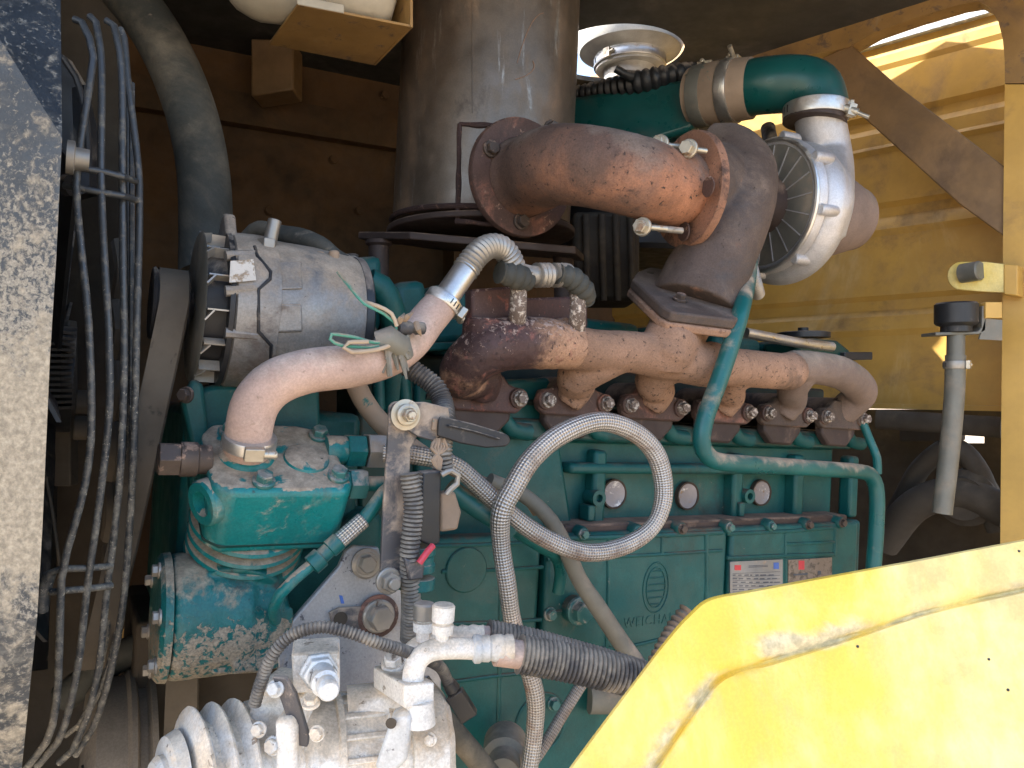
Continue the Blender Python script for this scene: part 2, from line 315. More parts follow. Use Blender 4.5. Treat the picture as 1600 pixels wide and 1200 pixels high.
M['belt'] = material('dusty drive belt', (.10, .085, .068), .85, 0, [((.05, .045, .04), 40, .60, .70, 0, .9, 0, None)], bump=.3)
M['tank'] = material('stained white plastic tank', (.46, .42, .34), .45, 0, [((.28, .22, .15), 7, .5, .72, .0, .9, 0, None)], bump=.15)
M['plug'] = material('bare core plug', (.24, .23, .25), .5, .4, [((.30, .20, .12), 55, .57, .62, 0, .9, 0, None), ((.6, .6, .62), 30, .55, .62, 0, .4, .6, None)], bump=.5)
M['plug_rim_dark'] = material('dark brown rim', (.05, .035, .025), .9, 0, [])  # plain dark brown for the ring around each core plug
M['nameplate'] = material('brushed data plate', (.26, .27, .28), .45, .5, [dust(.56, .72, 0, 30)], bump=.1)
M['plate_print'] = material('printed dark ink', (.07, .08, .1), .6, 0, [])
M['plate_dirty'] = material('stained sticker', (.22, .17, .13), .6, 0, [((.10, .08, .06), 60, .5, .62, 0, .8, 0, None)], bump=.2)
M['red'] = material('red print', (.55, .05, .06), .6, 0, [])
M['blue'] = material('blue print', (.06, .14, .45), .6, 0, [])
M['wire_green'] = material('green wire', (.06, .26, .20), .5, 0, [dust(.5, .75, .2, 40)])
M['wire_tan'] = material('dusty tan wire', (.42, .33, .24), .8, 0, [])
M['red_wire'] = material('red cable sleeve', (.60, .06, .09), .5, 0, [])
M['label_white'] = material('torn white sticker', (.62, .58, .52), .7, 0, [((.36, .28, .2), 90, .5, .58, 0, .9, 0, None)], bump=.4)
M['putty'] = material('scraped primer', (.52, .46, .36), .8, 0, [((.28, .30, .36), 34, .52, .62, 0, .8, 0, (.4, 1, 1)), ((.75, .60, .25), 20, .6, .68, 0, .8, 0, None)], bump=.4)
M['ground'] = material('dry sandy ground', (.34, .27, .19), .95, 0, [((.24, .18, .12), 1.5, .45, .7, 0, .95, 0, None)], vscale=2, bump=.6, bscale=12)
M['grey_pipe'] = material('grey metal pipe', (.17, .17, .15), .5, .3, [((.26, .22, .17), 9, .48, .7, .1, .9, 0, None)], bump=.2)
M['galv'] = material('galvanised sheet edge', (.48, .52, .56), .4, .6, [((.7, .72, .75), 30, .5, .65, 0, .5, .3, None)], bump=.2)

# ------------------------------------------------------------------ shared pieces
def hexbolt_mesh(name, m, domed=False):
    g = G(); g.lathe((0, 0, -.15), (0, 0, 1), [(0, .66), (.17, .66), (.22, .6)], 24)
    for (z0, z1, r) in ((.05, .50, .5),):
        ring = lambda z, r: [V((math.cos(a)*r, math.sin(a)*r, z)) for a in [R(60*k+10) for k in range(6)]]
        g.rings([ring(z0, r), ring(z1-.07, r), ring(z1, r*.9)])
    if domed: g.lathe((0, 0, .46), (0, 0, 1), [(0, .30), (.35, .30), (.42, .24)], 16)
    return g.mesh(name, m, 30)
BM = {}
def bolt(parent, pos, nrm, size, m='zinc', domed=False, name='bolt', tilt=0):
    key = (m, domed)
    if key not in BM: BM[key] = hexbolt_mesh('bolt', M[m], domed)
    o = bpy.data.objects.new(name, BM[key]); C.objects.link(o)
    q = V(nrm).normalized().to_track_quat('Z', 'Y')
    setp(o, parent, Matrix.Translation(pos) @ q.to_matrix().to_4x4() @ Matrix.Rotation(random.random()*6, 4, 'Z') @ Matrix.Scale(size, 4)); return o
def clamp(parent, c, ax, r, w=.012, m='steel', screw=None, name='hose_clamp', slots=True):
    g = G(); ax = V(ax).normalized()
    g.lathe(V(c)-ax*w/2, ax, [(0, r), (0, r+.0012), (w*.1, r+.0018), (w*.9, r+.0018), (w, r+.0012), (w, r)], 36)
    o = put(g, name, M[m], parent)
    k = G(); x, y = perp(ax)
    n = 28
    for j in range(0, n//3 if slots else 0):                                  # worm-drive slots
        a = 2*math.pi*j/n; d = x*math.cos(a)+y*math.sin(a); t = ax.cross(d)
        k.box(frame(V(c)+d*(r+.0021), ax, t, d), w*.55, r*.05, .0006)
    if screw is not None:
        d = V(screw); d = (d-ax*d.dot(ax)).normalized(); t = ax.cross(d)
        h = G(); h.box(frame(V(c)+d*(r+.004), ax, t, d), w*1.1, .018, .007); h.lathe(V(c)+d*(r+.0045)+t*.008, t, [(0, .0042), (.012, .0042), (.013, .003)], 12)
        put(h, 'clamp_screw', M['zinc'], o, bevel=.0008)
    if slots: put(k, 'clamp_slots', M['black_metal'], o, ang=30)
    return o
def polyE(pts, off): return [E(x, y, off) for x, y in pts]
def circ_pts(c, x, y, r, n=24, a0=0, a1=2*math.pi): return [c+x*math.cos(a)*r+y*math.sin(a)*r for a in [a0+(a1-a0)*i/n for i in range(n+1)]]

# ================================================================== SETTING
g = G(); S = 1500
g.add([V((-S, -S, -1.55)), V((S, -S, -1.55)), V((S, S, -1.55)), V((-S, S, -1.55))], [[0, 1, 2, 3]])
tag(put(g, 'ground', M['ground']), 'dry sandy ground under and around the machine', None, None, 'structure')

ZR = .80
# roof with a round hole for the pre-cleaner bowl
def build_roof():
    hc = V((.252, 1.87, ZR)); hr = .165; n = 48; th = .012
    # outer boundary in plan, engine aligned
    def en(s, o): p = ex(s, 0, o); return V((p.x, p.y, ZR))
    a = Aend+Mdir*.0
    far_right = V((1.9, (1.753-1.9*.69)/.72, ZR)); q = lambda x: V((x, (1.753-x*.69)/.72, ZR))
    nh = V((N.x, N.y, 0)).normalized()
    o0 = O.x*nh.x+O.y*nh.y
    def cross_line(off):                                      # where the end-frame line meets an engine-parallel line
        c = o0+off; det = .69/.9972*nh.y-.72/.9972*nh.x; k = 1.753/.9972
        x = (k*nh.y-.72/.9972*c)/det; y = (.69/.9972*c-k*nh.x)/det; return V((x, y, ZR))
    A, B = cross_line(.50), cross_line(-1.3)
    out = [en(-2.6, .50), A, B, en(-2.6, -1.3)]
    # radial bridge: ring of points projected to the outer polygon
    def hit(ang):
        d = V((math.cos(ang), math.sin(ang), 0)); best = None
        for i in range(4):
            p, q2 = out[i], out[(i+1) % 4]; e = q2-p; den = d.x*e.y-d.y*e.x
            if abs(den) < 1e-9: continue
            w = p-hc; t = (w.x*e.y-w.y*e.x)/den; u2 = (w.x*d.y-w.y*d.x)/den
            if t > 0 and -1e-6 <= u2 <= 1+1e-6 and (best is None or t < best): best = t
        return hc+d*best
    angs = sorted([2*math.pi*i/n for i in range(n)]+[math.atan2((p-hc).y, (p-hc).x) % (2*math.pi) for p in out])
    inn = [hc+V((math.cos(t), math.sin(t), 0))*hr for t in angs]; ou = [hit(t) for t in angs]; k = len(angs); up = V((0, 0, th))
    g = G(); vs = inn+ou+[p+up for p in inn]+[p+up for p in ou]; fs = []
    for i in range(k):
        j = (i+1) % k
        fs += [[i, k+i, k+j, j], [2*k+i, 2*k+j, 3*k+j, 3*k+i], [i, j, 2*k+j, 2*k+i], [k+i, 3*k+i, 3*k+j, k+j]]
    g.add(vs, fs)
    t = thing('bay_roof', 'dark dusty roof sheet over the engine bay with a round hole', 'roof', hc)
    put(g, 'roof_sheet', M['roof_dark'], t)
build_roof()

def wallbox(name, label, m, s0, s1, o0, o1, z0, z1, cat='panel'):
    g = G(); a = [ex(s0, 0, o0), ex(s1, 0, o0), ex(s1, 0, o1), ex(s0, 0, o1)]
    a = [V((p.x, p.y, z0)) for p in a]; g.prism(a, (0, 0, z1-z0))
    return g
# far side wall of the bay (behind the engine) with stiffening ribs
t = thing('far_side_panel', 'shade-darkened yellow inner side panel of the bay behind the muffler', 'panel', ex(.2, -1.3, -1.02))
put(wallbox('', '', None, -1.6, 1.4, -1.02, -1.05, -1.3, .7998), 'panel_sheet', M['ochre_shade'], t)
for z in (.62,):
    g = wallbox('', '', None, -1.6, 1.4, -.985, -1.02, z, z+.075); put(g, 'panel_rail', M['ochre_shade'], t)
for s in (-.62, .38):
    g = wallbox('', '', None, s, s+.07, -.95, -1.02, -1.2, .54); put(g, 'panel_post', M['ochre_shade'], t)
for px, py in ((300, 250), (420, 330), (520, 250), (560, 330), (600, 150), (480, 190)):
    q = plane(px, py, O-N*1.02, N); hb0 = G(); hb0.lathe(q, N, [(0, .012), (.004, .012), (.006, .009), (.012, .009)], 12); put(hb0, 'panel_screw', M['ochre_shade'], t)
# post stub seen under the expansion tank
g = G(); g.prism([P(392, 60, 1.75), P(458, 62, 1.75), P(458, 140, 1.75), P(392, 150, 1.75)], (0, .08, 0))
solo(g, 'hanging_bracket', M['brace'], 'short ochre bracket hanging in the shade under the white tank', 'bracket', bevel=.004)
# front end wall (fan side) closing the bay on the left
t = thing('radiator_core', 'dark dusty radiator and shroud behind the fan guard', 'radiator', ex(-1.15, -1, -.3))
put(wallbox('', '', None, -1.02, -1.10, .10, -1.02, -1.3, .7998), 'radiator_frame', M['cavity'], t)
g = G()
for k in range(14):
    z = .05-k*.022; c = P(92, 0, 1)  # louvre fins
    g.box(frame(P(92, 520+k*9, .95), V((1, 0, 0)), V((0, 1, 0)), V((0, 0, 1))), .022, .03, .0035)
put(g, 'louvre_fin', M['belt'], t)
# bay floor
g = wallbox('', '', None, -1.6, 1.2, .35, -1.05, -1.33, -1.30)
tag(put(g, 'bay_floor', M['cavity']), 'dark floor of the engine bay', None, None, 'structure')

# ------------------------------------------------ rear end frame: top beam, post, brace
t = thing('bay_end_portal', 'yellow end frame with shade-coloured top beam, right post and diagonal brace', 'frame', Q(1580, 1100, 0))
mt = Mdir*.05
g = G(); 
corner = [(1500, 7), (1528, 2), (1545, 10), (1560, 34), (1567, 62), (1570, 95), (1570, 130)]
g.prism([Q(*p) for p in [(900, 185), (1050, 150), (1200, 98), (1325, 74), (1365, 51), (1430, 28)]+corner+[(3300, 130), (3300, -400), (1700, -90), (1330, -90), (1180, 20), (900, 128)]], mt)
put(g, 'top_beam', M['ochre'], t)  # beam's brown is shade put into its colour; the post stays yellow
g = G(); g.prism([Q(*p, .0) for p in [(1570, 132), (1568, 300), (1565, 600), (1560, 1200), (3300, 1200), (3300, 132)]], mt)
put(g, 'right_post', M['yellow_bay'], t, label='yellow corner post at the right edge of the opening')
g = G(); g.prism([Q(*p, .006) for p in [(1285, 90), (1330, 70), (1400, 132), (1572, 262), (1572, 372), (1500, 320), (1345, 180), (1270, 110)]], Mdir*.03)
put(g, 'diagonal_brace', M['brace'], t, bevel=.003, label='dull ochre diagonal brace')
g = G(); g.prism([Q(*p, -.012) for p in [(1150, 78), (1240, 50), (1330, 5), (1345, -20), (1500, -60), (1500, -90), (1330, -90), (1150, 20)]], Mdir*.01)
put(g, 'roof_gutter', M['roof_dark'], t)

# corrugated rear sheet beyond the frame
t = thing('ribbed_rear_sheet', 'sunlit yellow ribbed sheet beyond the diagonal brace', 'panel', Q(1400, 632, .30))
def strip_prof(rows, off, x0=1040, x1=1640, m='yellow_bay', name='sheet_panel'):
    g = G(); ring = []
    for (py, dz) in rows:       # py at px 1450; heights are real: horizontal lines on the sheet
        b = Q(1450, py, off); z = b.z
        a = Aend+Mdir*(off-dz); l = a+Vdir*2.0; r = a-Vdir*.7
        ring.append((V((l.x, l.y, z)), V((r.x, r.y, z))))
    vs = [p for q in ring for p in q]; k = len(ring); bk = Mdir*.006; vs2 = [p+bk for p in vs]
    fs = [[2*i, 2*i+1, 2*i+3, 2*i+2] for i in range(k-1)]+[[2*k+2*i+2, 2*k+2*i+3, 2*k+2*i+1, 2*k+2*i] for i in range(k-1)]
    fs += [[0, 2*k, 2*k+1, 1], [2*k-2, 2*k-1, 4*k-1, 4*k-2]]
    g.add(vs+vs2, fs); put(g, name, M[m], t, ang=20)
strip_prof([(40, 0), (62, 0), (70, .006), (84, .006), (92, 0), (160, .0), (168, -.010), (182, -.010), (192, 0), (212, 0), (218, .006), (226, 0), (306, 0), (314, -.010), (328, -.010), (338, 0), (350, .007), (360, 0), (456, 0), (464, -.010), (480, -.010), (490, 0), (512, .006), (522, 0), (632, 0)], .20)
g = G(); z0 = Q(1450, 50, .19).z; z1 = Q(1450, 26, .19).z
a = Aend+Mdir*.185; l = a+Vdir*2; r = a-Vdir*.7
g.prism([V((l.x, l.y, z0)), V((r.x, r.y, z0)), V((r.x, r.y, z1)), V((l.x, l.y, z1))], Mdir*.02)
put(g, 'top_trim', M['galv'], t, bevel=.003)
g = G(); zb = Q(1450, 632, .19).z
g.prism([V((l.x, l.y, zb)), V((r.x, r.y, zb)), V((r.x, r.y, zb-.012)), V((l.x, l.y, zb-.012))], Mdir*.05)
put(g, 'bottom_lip', M['yellow_bay'], t)
# dark lower bulkhead with a slit of daylight
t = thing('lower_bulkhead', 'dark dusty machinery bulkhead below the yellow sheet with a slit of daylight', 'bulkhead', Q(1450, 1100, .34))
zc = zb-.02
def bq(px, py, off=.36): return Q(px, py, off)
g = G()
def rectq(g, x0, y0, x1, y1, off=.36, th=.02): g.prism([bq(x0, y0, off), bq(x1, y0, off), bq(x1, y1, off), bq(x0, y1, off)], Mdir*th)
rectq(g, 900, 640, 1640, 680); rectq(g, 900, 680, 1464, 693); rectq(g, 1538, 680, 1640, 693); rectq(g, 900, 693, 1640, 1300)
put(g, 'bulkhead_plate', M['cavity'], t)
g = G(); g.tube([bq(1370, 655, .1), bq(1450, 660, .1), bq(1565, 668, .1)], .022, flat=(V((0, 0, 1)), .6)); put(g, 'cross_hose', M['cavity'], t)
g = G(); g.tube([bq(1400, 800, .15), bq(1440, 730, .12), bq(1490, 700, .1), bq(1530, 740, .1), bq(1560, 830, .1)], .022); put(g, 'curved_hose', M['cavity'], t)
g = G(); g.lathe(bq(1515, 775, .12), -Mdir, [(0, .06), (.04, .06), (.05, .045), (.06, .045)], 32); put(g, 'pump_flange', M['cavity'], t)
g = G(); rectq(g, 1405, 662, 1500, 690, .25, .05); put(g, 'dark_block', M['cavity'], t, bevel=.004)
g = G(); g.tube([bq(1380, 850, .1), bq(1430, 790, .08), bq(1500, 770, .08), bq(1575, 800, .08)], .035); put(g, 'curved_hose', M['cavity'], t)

# ================================================================== ENGINE
eng = thing('engine_block', 'dusty teal six-cylinder diesel engine block with ribbed side covers', 'engine', ex(.35, -.65, -.2))
def ebox(g, x0, y0, x1, y1, of, ob, skew=False):
    a = EL(x0, y0, of); b = EL(x1, y1, of)
    g.box(EF @ Matrix.Translation(((a[0]+b[0])/2, (a[1]+b[1])/2, (of+ob)/2)), abs(b[0]-a[0]), abs(b[1]-a[1]), abs(of-ob)); return g
def sbox(g, s0, s1, h0, h1, o0, o1): 
    g.box(EF @ Matrix.Translation(((s0+s1)/2, (h0+h1)/2, (o0+o1)/2)), abs(s1-s0), abs(h1-h0), abs(o1-o0)); return g
hh = lambda px, py, off=0: EL(px, py, off)[1]
ss = lambda px, off=0, py=700: EL(px, py, off)[0]
g = G(); sbox(g, ss(540), .78, hh(800, 835), -.75, .0, -.35); put(g, 'crankcase', M['teal'], eng, bevel=.006)
g = G(); sbox(g, -.42, ss(545), hh(400, 1010), -.75, -.14, -.35); put(g, 'dark_backing_block', M['cavity'], eng, bevel=.006)  # dark block added so the gap under the gear housing stays dark
g = G(); sbox(g, -.30, .74, hh(960, 690), hh(960, 835), -.035, -.33); put(g, 'block_wall', M['teal'], eng, bevel=.006)
g = G(); sbox(g, -.12, .76, hh(800, 560), hh(780, 648), -.075, -.30); put(g, 'cylinder_head', M['head_dark'], eng, bevel=.006)
g = G(); sbox(g, -.12, .76, hh(780, 652), hh(960, 692), -.008, -.30); put(g, 'block_deck', M['teal_dark'], eng, bevel=.006)
g = G(); g.tube([ex(-.10, hh(780, 626), -.02), ex(.74, hh(780, 626), -.02)], .004, 8, smooth=False); put(g, 'deck_rail', M['head_dark'], eng)
for i in range(6):
    g = G(); g.tube([ex(-.03+.145*i, hh(780, 614), .006), ex(-.03+.145*i, hh(780, 614), -.09)], .030, 20, smooth=False); put(g, 'exhaust_port', M['rust_plate'], eng)
for i in range(6):                                            # rocker covers along the top
    s = -.03+.145*i; g = G(); sbox(g, s-.062, s+.062, hh(800, 560), hh(800, 560)+.085, -.10, -.26); put(g, 'rocker_cover', M['teal'], eng, bevel=.014, seg=3)
# shelf of dirt on top of the side cover
g = G(); sbox(g, ss(880), ss(1320), hh(960, 815), hh(960, 832), .012, -.04); put(g, 'dirty_ledge', M['rust_plate'], eng, bevel=.004)
# ribs of block wall and coolant ports bosses
for px in (930, 1145, 1240, 1325):
    g = G(); sbox(g, ss(px, -.03)-.012, ss(px, -.03)+.012, hh(960, 705), hh(960, 826), -.012, -.04); put(g, 'wall_rib', M['teal'], eng, bevel=.006)
g = G(); sbox(g, ss(880, -.03), ss(1320, -.03), hh(960, 725), hh(960, 742), -.008, -.04); put(g, 'wall_rib', M['teal'], eng, bevel=.006)
for (px, py) in ((960, 772), (1075, 775), (1190, 770)):
    c = E(px, py, -.028); r = .021
    g = G(); g.lathe(c-N*.01, N, [(0, r+.002), (.0115, r+.002), (.0115, r-.0005), (.0095, r-.001)], 28, cap=False); put(g, 'port_rim', M['plug_rim_dark'], eng, disp=(.0022, .006))
    g = G(); g.lathe(c-N*.01, N, [(0, r-.001), (.0105, r-.001), (.009, r*.6), (.0085, .001)], 28); put(g, 'core_plug', M['plug'], eng, disp=(.002, .02))
for (px, py) in ((1168, 775), (933, 778)):
    c = E(px, py, -.01); g = G(); g.lathe(c-N*.02, N, [(0, .012), (.026, .012), (.026, .006), (.01, .006)], 20, cap=False); put(g, 'lifting_lug', M['teal'], eng)
    g = G(); sbox(g, ss(px)-.006, ss(px)+.006, hh(px, py)-.012, hh(px, py)-.035, -.005, -.03); put(g, 'lug_stem', M['teal'], eng, bevel=.002)
# side covers with raised rims
CO = .022
def cover(s0, s1, h0, h1, nm='side_cover'):
    g = G(); sbox(g, s0, s1, h0, h1, CO, 0); return put(g, nm, M['teal'], eng, bevel=.007, seg=3)
htop = hh(1000, 825)
cv1 = cover(ss(560), ss(845)-.004, hh(780, 832), -.75)
cv2 = cover(ss(850), ss(1128), htop, -.70)
cv3 = cover(ss(1133), ss(1330), htop, -.70)
def rib(par, pts, r=.0028, off=None):
    g = G(); g.tube([E(x, y, (off or CO)) for x, y in pts], r, 8, .02); put(g, 'rib', M['teal'], par)
rib(cv1, [(783, 848), (781, 1000), (777, 1200)]); rib(cv1, [(690, 893), (783, 890), (848, 886)]); rib(cv1, [(700, 975), (780, 972), (845, 968)])
rib(cv1, [(690, 1068), (775, 1056), (850, 1050)]); rib(cv1, [(600, 855), (783, 850), (846, 846)])
rib(cv2, [(950, 838), (950, 925), (948, 1010), (946, 1100)]); rib(cv2, [(855, 874), (950, 870), (1035, 866), (1128, 860)]); rib(cv2, [(1035, 832), (1034, 866)]); rib(cv2, [(1103, 830), (1104, 900), (1102, 960)], .0034)
rib(cv2, [(855, 958), (950, 950), (948, 1012), (1060, 992)]); rib(cv2, [(852, 842), (990, 838), (1128, 832)], .004); rib(cv2, [(860, 1020), (948, 1012)])
rib(cv3, [(1135, 834), (1230, 830), (1305, 826), (1304, 850), (1303, 868)], .0034); rib(cv3, [(1135, 872), (1227, 868), (1302, 866)], .0034); rib(cv3, [(1227, 834), (1227, 868)]); rib(cv3, [(1227, 850), (1303, 847)]); rib(cv3, [(1228, 872), (1228, 940)])
for (px, py, m) in ((903, 832, 'bolt_teal'), (988, 828, 'bolt_teal'), (1056, 824, 'bolt_dark'), (1130, 822, 'bolt_teal'), (1195, 820, 'bolt_teal'), (1253, 818, 'bolt_dark'), (1305, 815, 'bolt_dark')):
    g = G(); c = E(px, py, .012); g.lathe(c-N*.01, N, [(0, .012), (.022, .0105), (.024, .009)], 20); put(g, 'cover_boss', M['teal'], cv2 if px < 1131 else cv3)
    bolt(cv2 if px < 1131 else cv3, c+N*.015, N, .0125, m)
for (px, py) in ((865, 1100), (775, 1165), (785, 1190), (690, 1050), (860, 960)): bolt(cv1, E(px, py, CO+.002), N, .015, 'bolt_teal')
g = G(); c = E(728, 890, CO); g.lathe(c-N*.004, N, [(0, .0295), (.006, .0295), (.0072, .028), (.0072, .001)], 48); put(g, 'round_boss', M['teal'], cv1, label='smooth round boss on the left side cover')
g = G(); g.torus(E(845, 1130, CO), N, .04, .0025, 48, 8); put(g, 'round_rim', M['teal'], cv1)
# big hex plug
c = E(898, 952, CO+.006); g = G(); g.lathe(c-N*.01, N, [(0, .019), (.016, .019), (.018, .016)], 28); put(g, 'plug_boss', M['teal'], cv1)
bolt(cv1, c+N*.012, N, .030, 'bolt_teal', name='hex_plug')
# emblem: upright oval with bars
em = E(1025, 918, CO+.0005); rx, ry = .0245, .0375
def oval(g, rx, ry, r): g.tube([em+U*math.cos(a)*rx+Wv*math.sin(a)*ry for a in [2*math.pi*i/32 for i in range(33)]], r, 6, .02)
g = G(); oval(g, rx, ry, .0011); oval(g, rx*.74, ry*.80, .0010)
for i, w in enumerate((.40, .66, .74, .74, .66, .40)):
    h = (2.5-i)*.0098; g.tube([em-U*rx*w+Wv*h, em+U*rx*w+Wv*h], .0011, 6, .02, smooth=False)
put(g, 'raised_emblem', M['teal'], cv2)
def letters(txt, pos, X, Y, size, m, parent, nm, ex_=.0012, sx=1):
    cu = bpy.data.curves.new(nm, 'FONT'); cu.body = txt; cu.size = size; cu.extrude = ex_; cu.space_character = 1.15; cu.resolution_u = 3
    o = bpy.data.objects.new(nm+'_tmp', cu); C.objects.link(o); dg = bpy.context.evaluated_depsgraph_get()
    me = bpy.data.meshes.new_from_object(o.evaluated_get(dg)); bpy.data.objects.remove(o); bpy.data.curves.remove(cu)
    me.materials.clear(); me.materials.append(m); me.name = nm
    r = bpy.data.objects.new(nm, me); C.objects.link(r); Z = X.cross(Y); setp(r, parent, frame(pos, X*sx, Y, Z)); return r
letters('WEICHAI', E(974, 981, CO-.0002), U, Wv, .020, M['teal'], cv2, 'raised_lettering')
# data plates
def plate(x0, y0, x1, y1, m, par, off=CO+.003):
    g = G(); g.prism(polyE([(x0, y0), (x1, y0-4), (x1, y1-8), (x0, y1)], off), -N*.0015); return put(g, 'data_plate', M[m], par)
pl = plate(1141, 878, 1223, 935, 'nameplate', cv3)
def ink(x0, y0, x1, y1, m, par, off=CO+.0034):
    g = G(); g.prism(polyE([(x0, y0), (x1, y0), (x1, y1), (x0, y1)], off), -N*.0006); return g
for (x0, y0, x1, y1, m) in ((1148, 883, 1158, 891, 'red'), (1209, 879, 1217, 889, 'blue')): put(ink(x0, y0, x1, y1, m, pl), 'plate_mark', M[m], pl)
g = G(); rnd = random.Random(3)
for k, y in enumerate((885, 887)): g.prism(polyE([(1170, y-1), (1200, y-2.2), (1200, y-1.4), (1170, y-.2)], CO+.0034), -N*.0006)
for k in range(6):
    y = 896+k*5.6; x = 1145
    g.prism(polyE([(x, y), (1219, y-3), (1219, y-2.4), (x, y+.6)], CO+.0033), -N*.0006)
    while x < 1212:
        w = rnd.uniform(3, 9); g.prism(polyE([(x, y+2), (x+w, y+2-w*.04), (x+w, y+3.6-w*.04), (x, y+3.6)], CO+.0034), -N*.0006); x += w+rnd.uniform(2, 6)
put(g, 'plate_print', M['plate_print'], pl)
pl2 = plate(1232, 875, 1300, 925, 'plate_dirty', cv3)
put(ink(1248, 876, 1257, 890, 'red', pl2), 'plate_mark', M['red'], pl2)
g = G(); g.prism(polyE([(1240, 897), (1262, 895.5), (1262, 898), (1240, 899.5)], CO+.0034), -N*.0006); g.prism(polyE([(1278, 892), (1283, 892), (1283, 898), (1278, 898)], CO+.0034), -N*.0006); put(g, 'plate_print', M['plate_print'], pl2)
# front gear housing and alternator mount at the left
g = G(); sbox(g, ss(285, .02), ss(560, .02), hh(400, 640, .02), hh(400, 1020, .02), .03, -.3); put(g, 'gear_housing', M['teal'], eng, bevel=.01)
g = G(); g.prism(polyE([(290, 612), (340, 600), (500, 602), (503, 700), (470, 790), (300, 800)], .055), -N*.06); put(g, 'alternator_mount', M['teal'], eng, bevel=.006)
g = G(); g.prism(polyE([(283, 625), (302, 590), (318, 600), (330, 700), (300, 700)], .075), -N*.02); put(g, 'mount_ear', M['teal'], eng, bevel=.004)
bolt(eng, E(290, 617, .08), N-U, .013, 'bolt_dark')
# thermostat housing and head bits behind the beige hose
g = G(); g.prism(polyE([(540, 402), (598, 398), (600, 460), (596, 520), (548, 520)], -.04), -N*.12); put(g, 'thermostat_housing', M['teal'], eng, bevel=.01)
g = G(); g.tube([E(575, 440, .02), E(595, 450, .02), E(612, 485, .02), E(618, 540, .0), E(612, 640, -.02)], .017); put(g, 'coolant_elbow', M['teal'], eng)
g = G(); g.prism(polyE([(618, 440), (668, 436), (672, 540), (618, 540)], -.02), -N*.1); g.prism(polyE([(676, 445), (735, 440), (738, 535), (676, 540)], -.03), -N*.1); put(g, 'head_casting', M['teal'], eng, bevel=.012)
g = G(); g.prism(polyE([(620, 538), (740, 532), (740, 545), (620, 552)], .0), -N*.12); put(g, 'head_flange', M['teal'], eng, bevel=.003)
g = G(); g.prism(polyE([(560, 560), (650, 556), (655, 860), (560, 870)], -.03), -N*.1); put(g, 'front_wall', M['teal_dark'], eng, bevel=.006)
g = G(); g.prism(polyE([(650, 600), (860, 590), (900, 850), (650, 860)], -.02), -N*.05); put(g, 'front_wall', M['teal'], eng, bevel=.006)
for (a, b, c2, d2) in ((590, 560, 592, 640), (628, 560, 640, 690)):
    g = G(); g.tube([E(a, b, .0), E(c2, d2, .0)], .008); put(g, 'wall_rib', M['teal'], eng)
# port arches under the manifold
for i in range(6):
    s = -.03+.145*i; h0 = hh(780, 640)
    g = G(); g.prism([ex(s+a, h0+b, .010) for a, b in ((-.046, .012), (-.046, -.014), (-.026, -.034), (.022, -.036), (.044, -.014), (.046, .012))], -N*.018); put(g, 'port_gasket', M['rust_plate'], eng, bevel=.004)
    g = G(); g.tube([ex(s+.055+a, h0+b, -.006) for a, b in ((-.018, .01), (-.015, -.012), (.0, -.026), (.03, -.03))], .012, 10); put(g, 'port_casting', M['teal'], eng)
# sump / lower parts
g = G(); sbox(g, -.3, .75, -.60, -.9, .05, -.3); put(g, 'sump_rail', M['teal_dark'], eng, bevel=.01)
g = G(); g.lathe(E(790, 1160, .05), N-U*.6, [(0, .028), (.05, .028), (.055, .02), (.09, .02)], 24); put(g, 'oil_filter_stub', M['grey_hose'], eng)
g = G(); g.lathe(E(920, 1090, .03), N*.4+U, [(0, .022), (.06, .022), (.065, .028), (.09, .028)], 24); put(g, 'oil_cooler_end', M['grey_hose'], eng)

# ------------------------------------------------ exhaust manifold
man = thing('exhaust_manifold', 'rusty cast iron exhaust manifold bolted along the engine side', 'manifold', ex(.35, -.03, .03))
pS = [-.03+.145*i for i in range(6)]
bh = lambda s: hh(780, 622)+.0        # flange height
hf = hh(780, 614)
def mp(px, py, off=.075): return E(px, py, off)
def runner(g, s, pts, r0=.024, r1=.030):
    g.tube([ex(s, hf, .0), ex(s, hf+.004, .02)]+pts, [r0, r0]+[r1]*len(pts), 18, .008)
nf = (Wv+N*.50-U*.10).normalized(); ff = E(1075, 478, .095)
fcn = plane(1078, 458, ff, nf)
# dark left section: arch over cylinder one
g = G()
g.tube([ex(pS[0]-.005, hf+.0, .008), ex(pS[0]-.012, hf+.02, .026), E(722, 590, .040), E(735, 565, .062), E(775, 540, .075), E(840, 536, .075), E(900, 542, .075)], [.026, .027, .029, .032, .034, .034, .031], 20, .008)
g.tube([E(752, 498, .07), E(752, 540, .07)], .024, 16); g.tube([E(890, 500, .07), E(885, 545, .07)], .020, 16)
put(g, 'manifold_front_section', M['rust_red'], man, fuse=(.0028, 6), disp=(.0022, .012), label='purple brown scaled front section of the manifold')
g = G(); g.prism(polyE([(737, 452), (800, 447), (804, 512), (738, 514)], .075), -N*.022); put(g, 'sensor_block', M['rust_red_dark'], man, bevel=.004, disp=(.002, .012))
g = G(); g.prism(polyE([(806, 466), (918, 462), (920, 512), (806, 516)], .055), -N*.016); put(g, 'sensor_block', M['rust_red_dark'], man, bevel=.004, disp=(.002, .012))
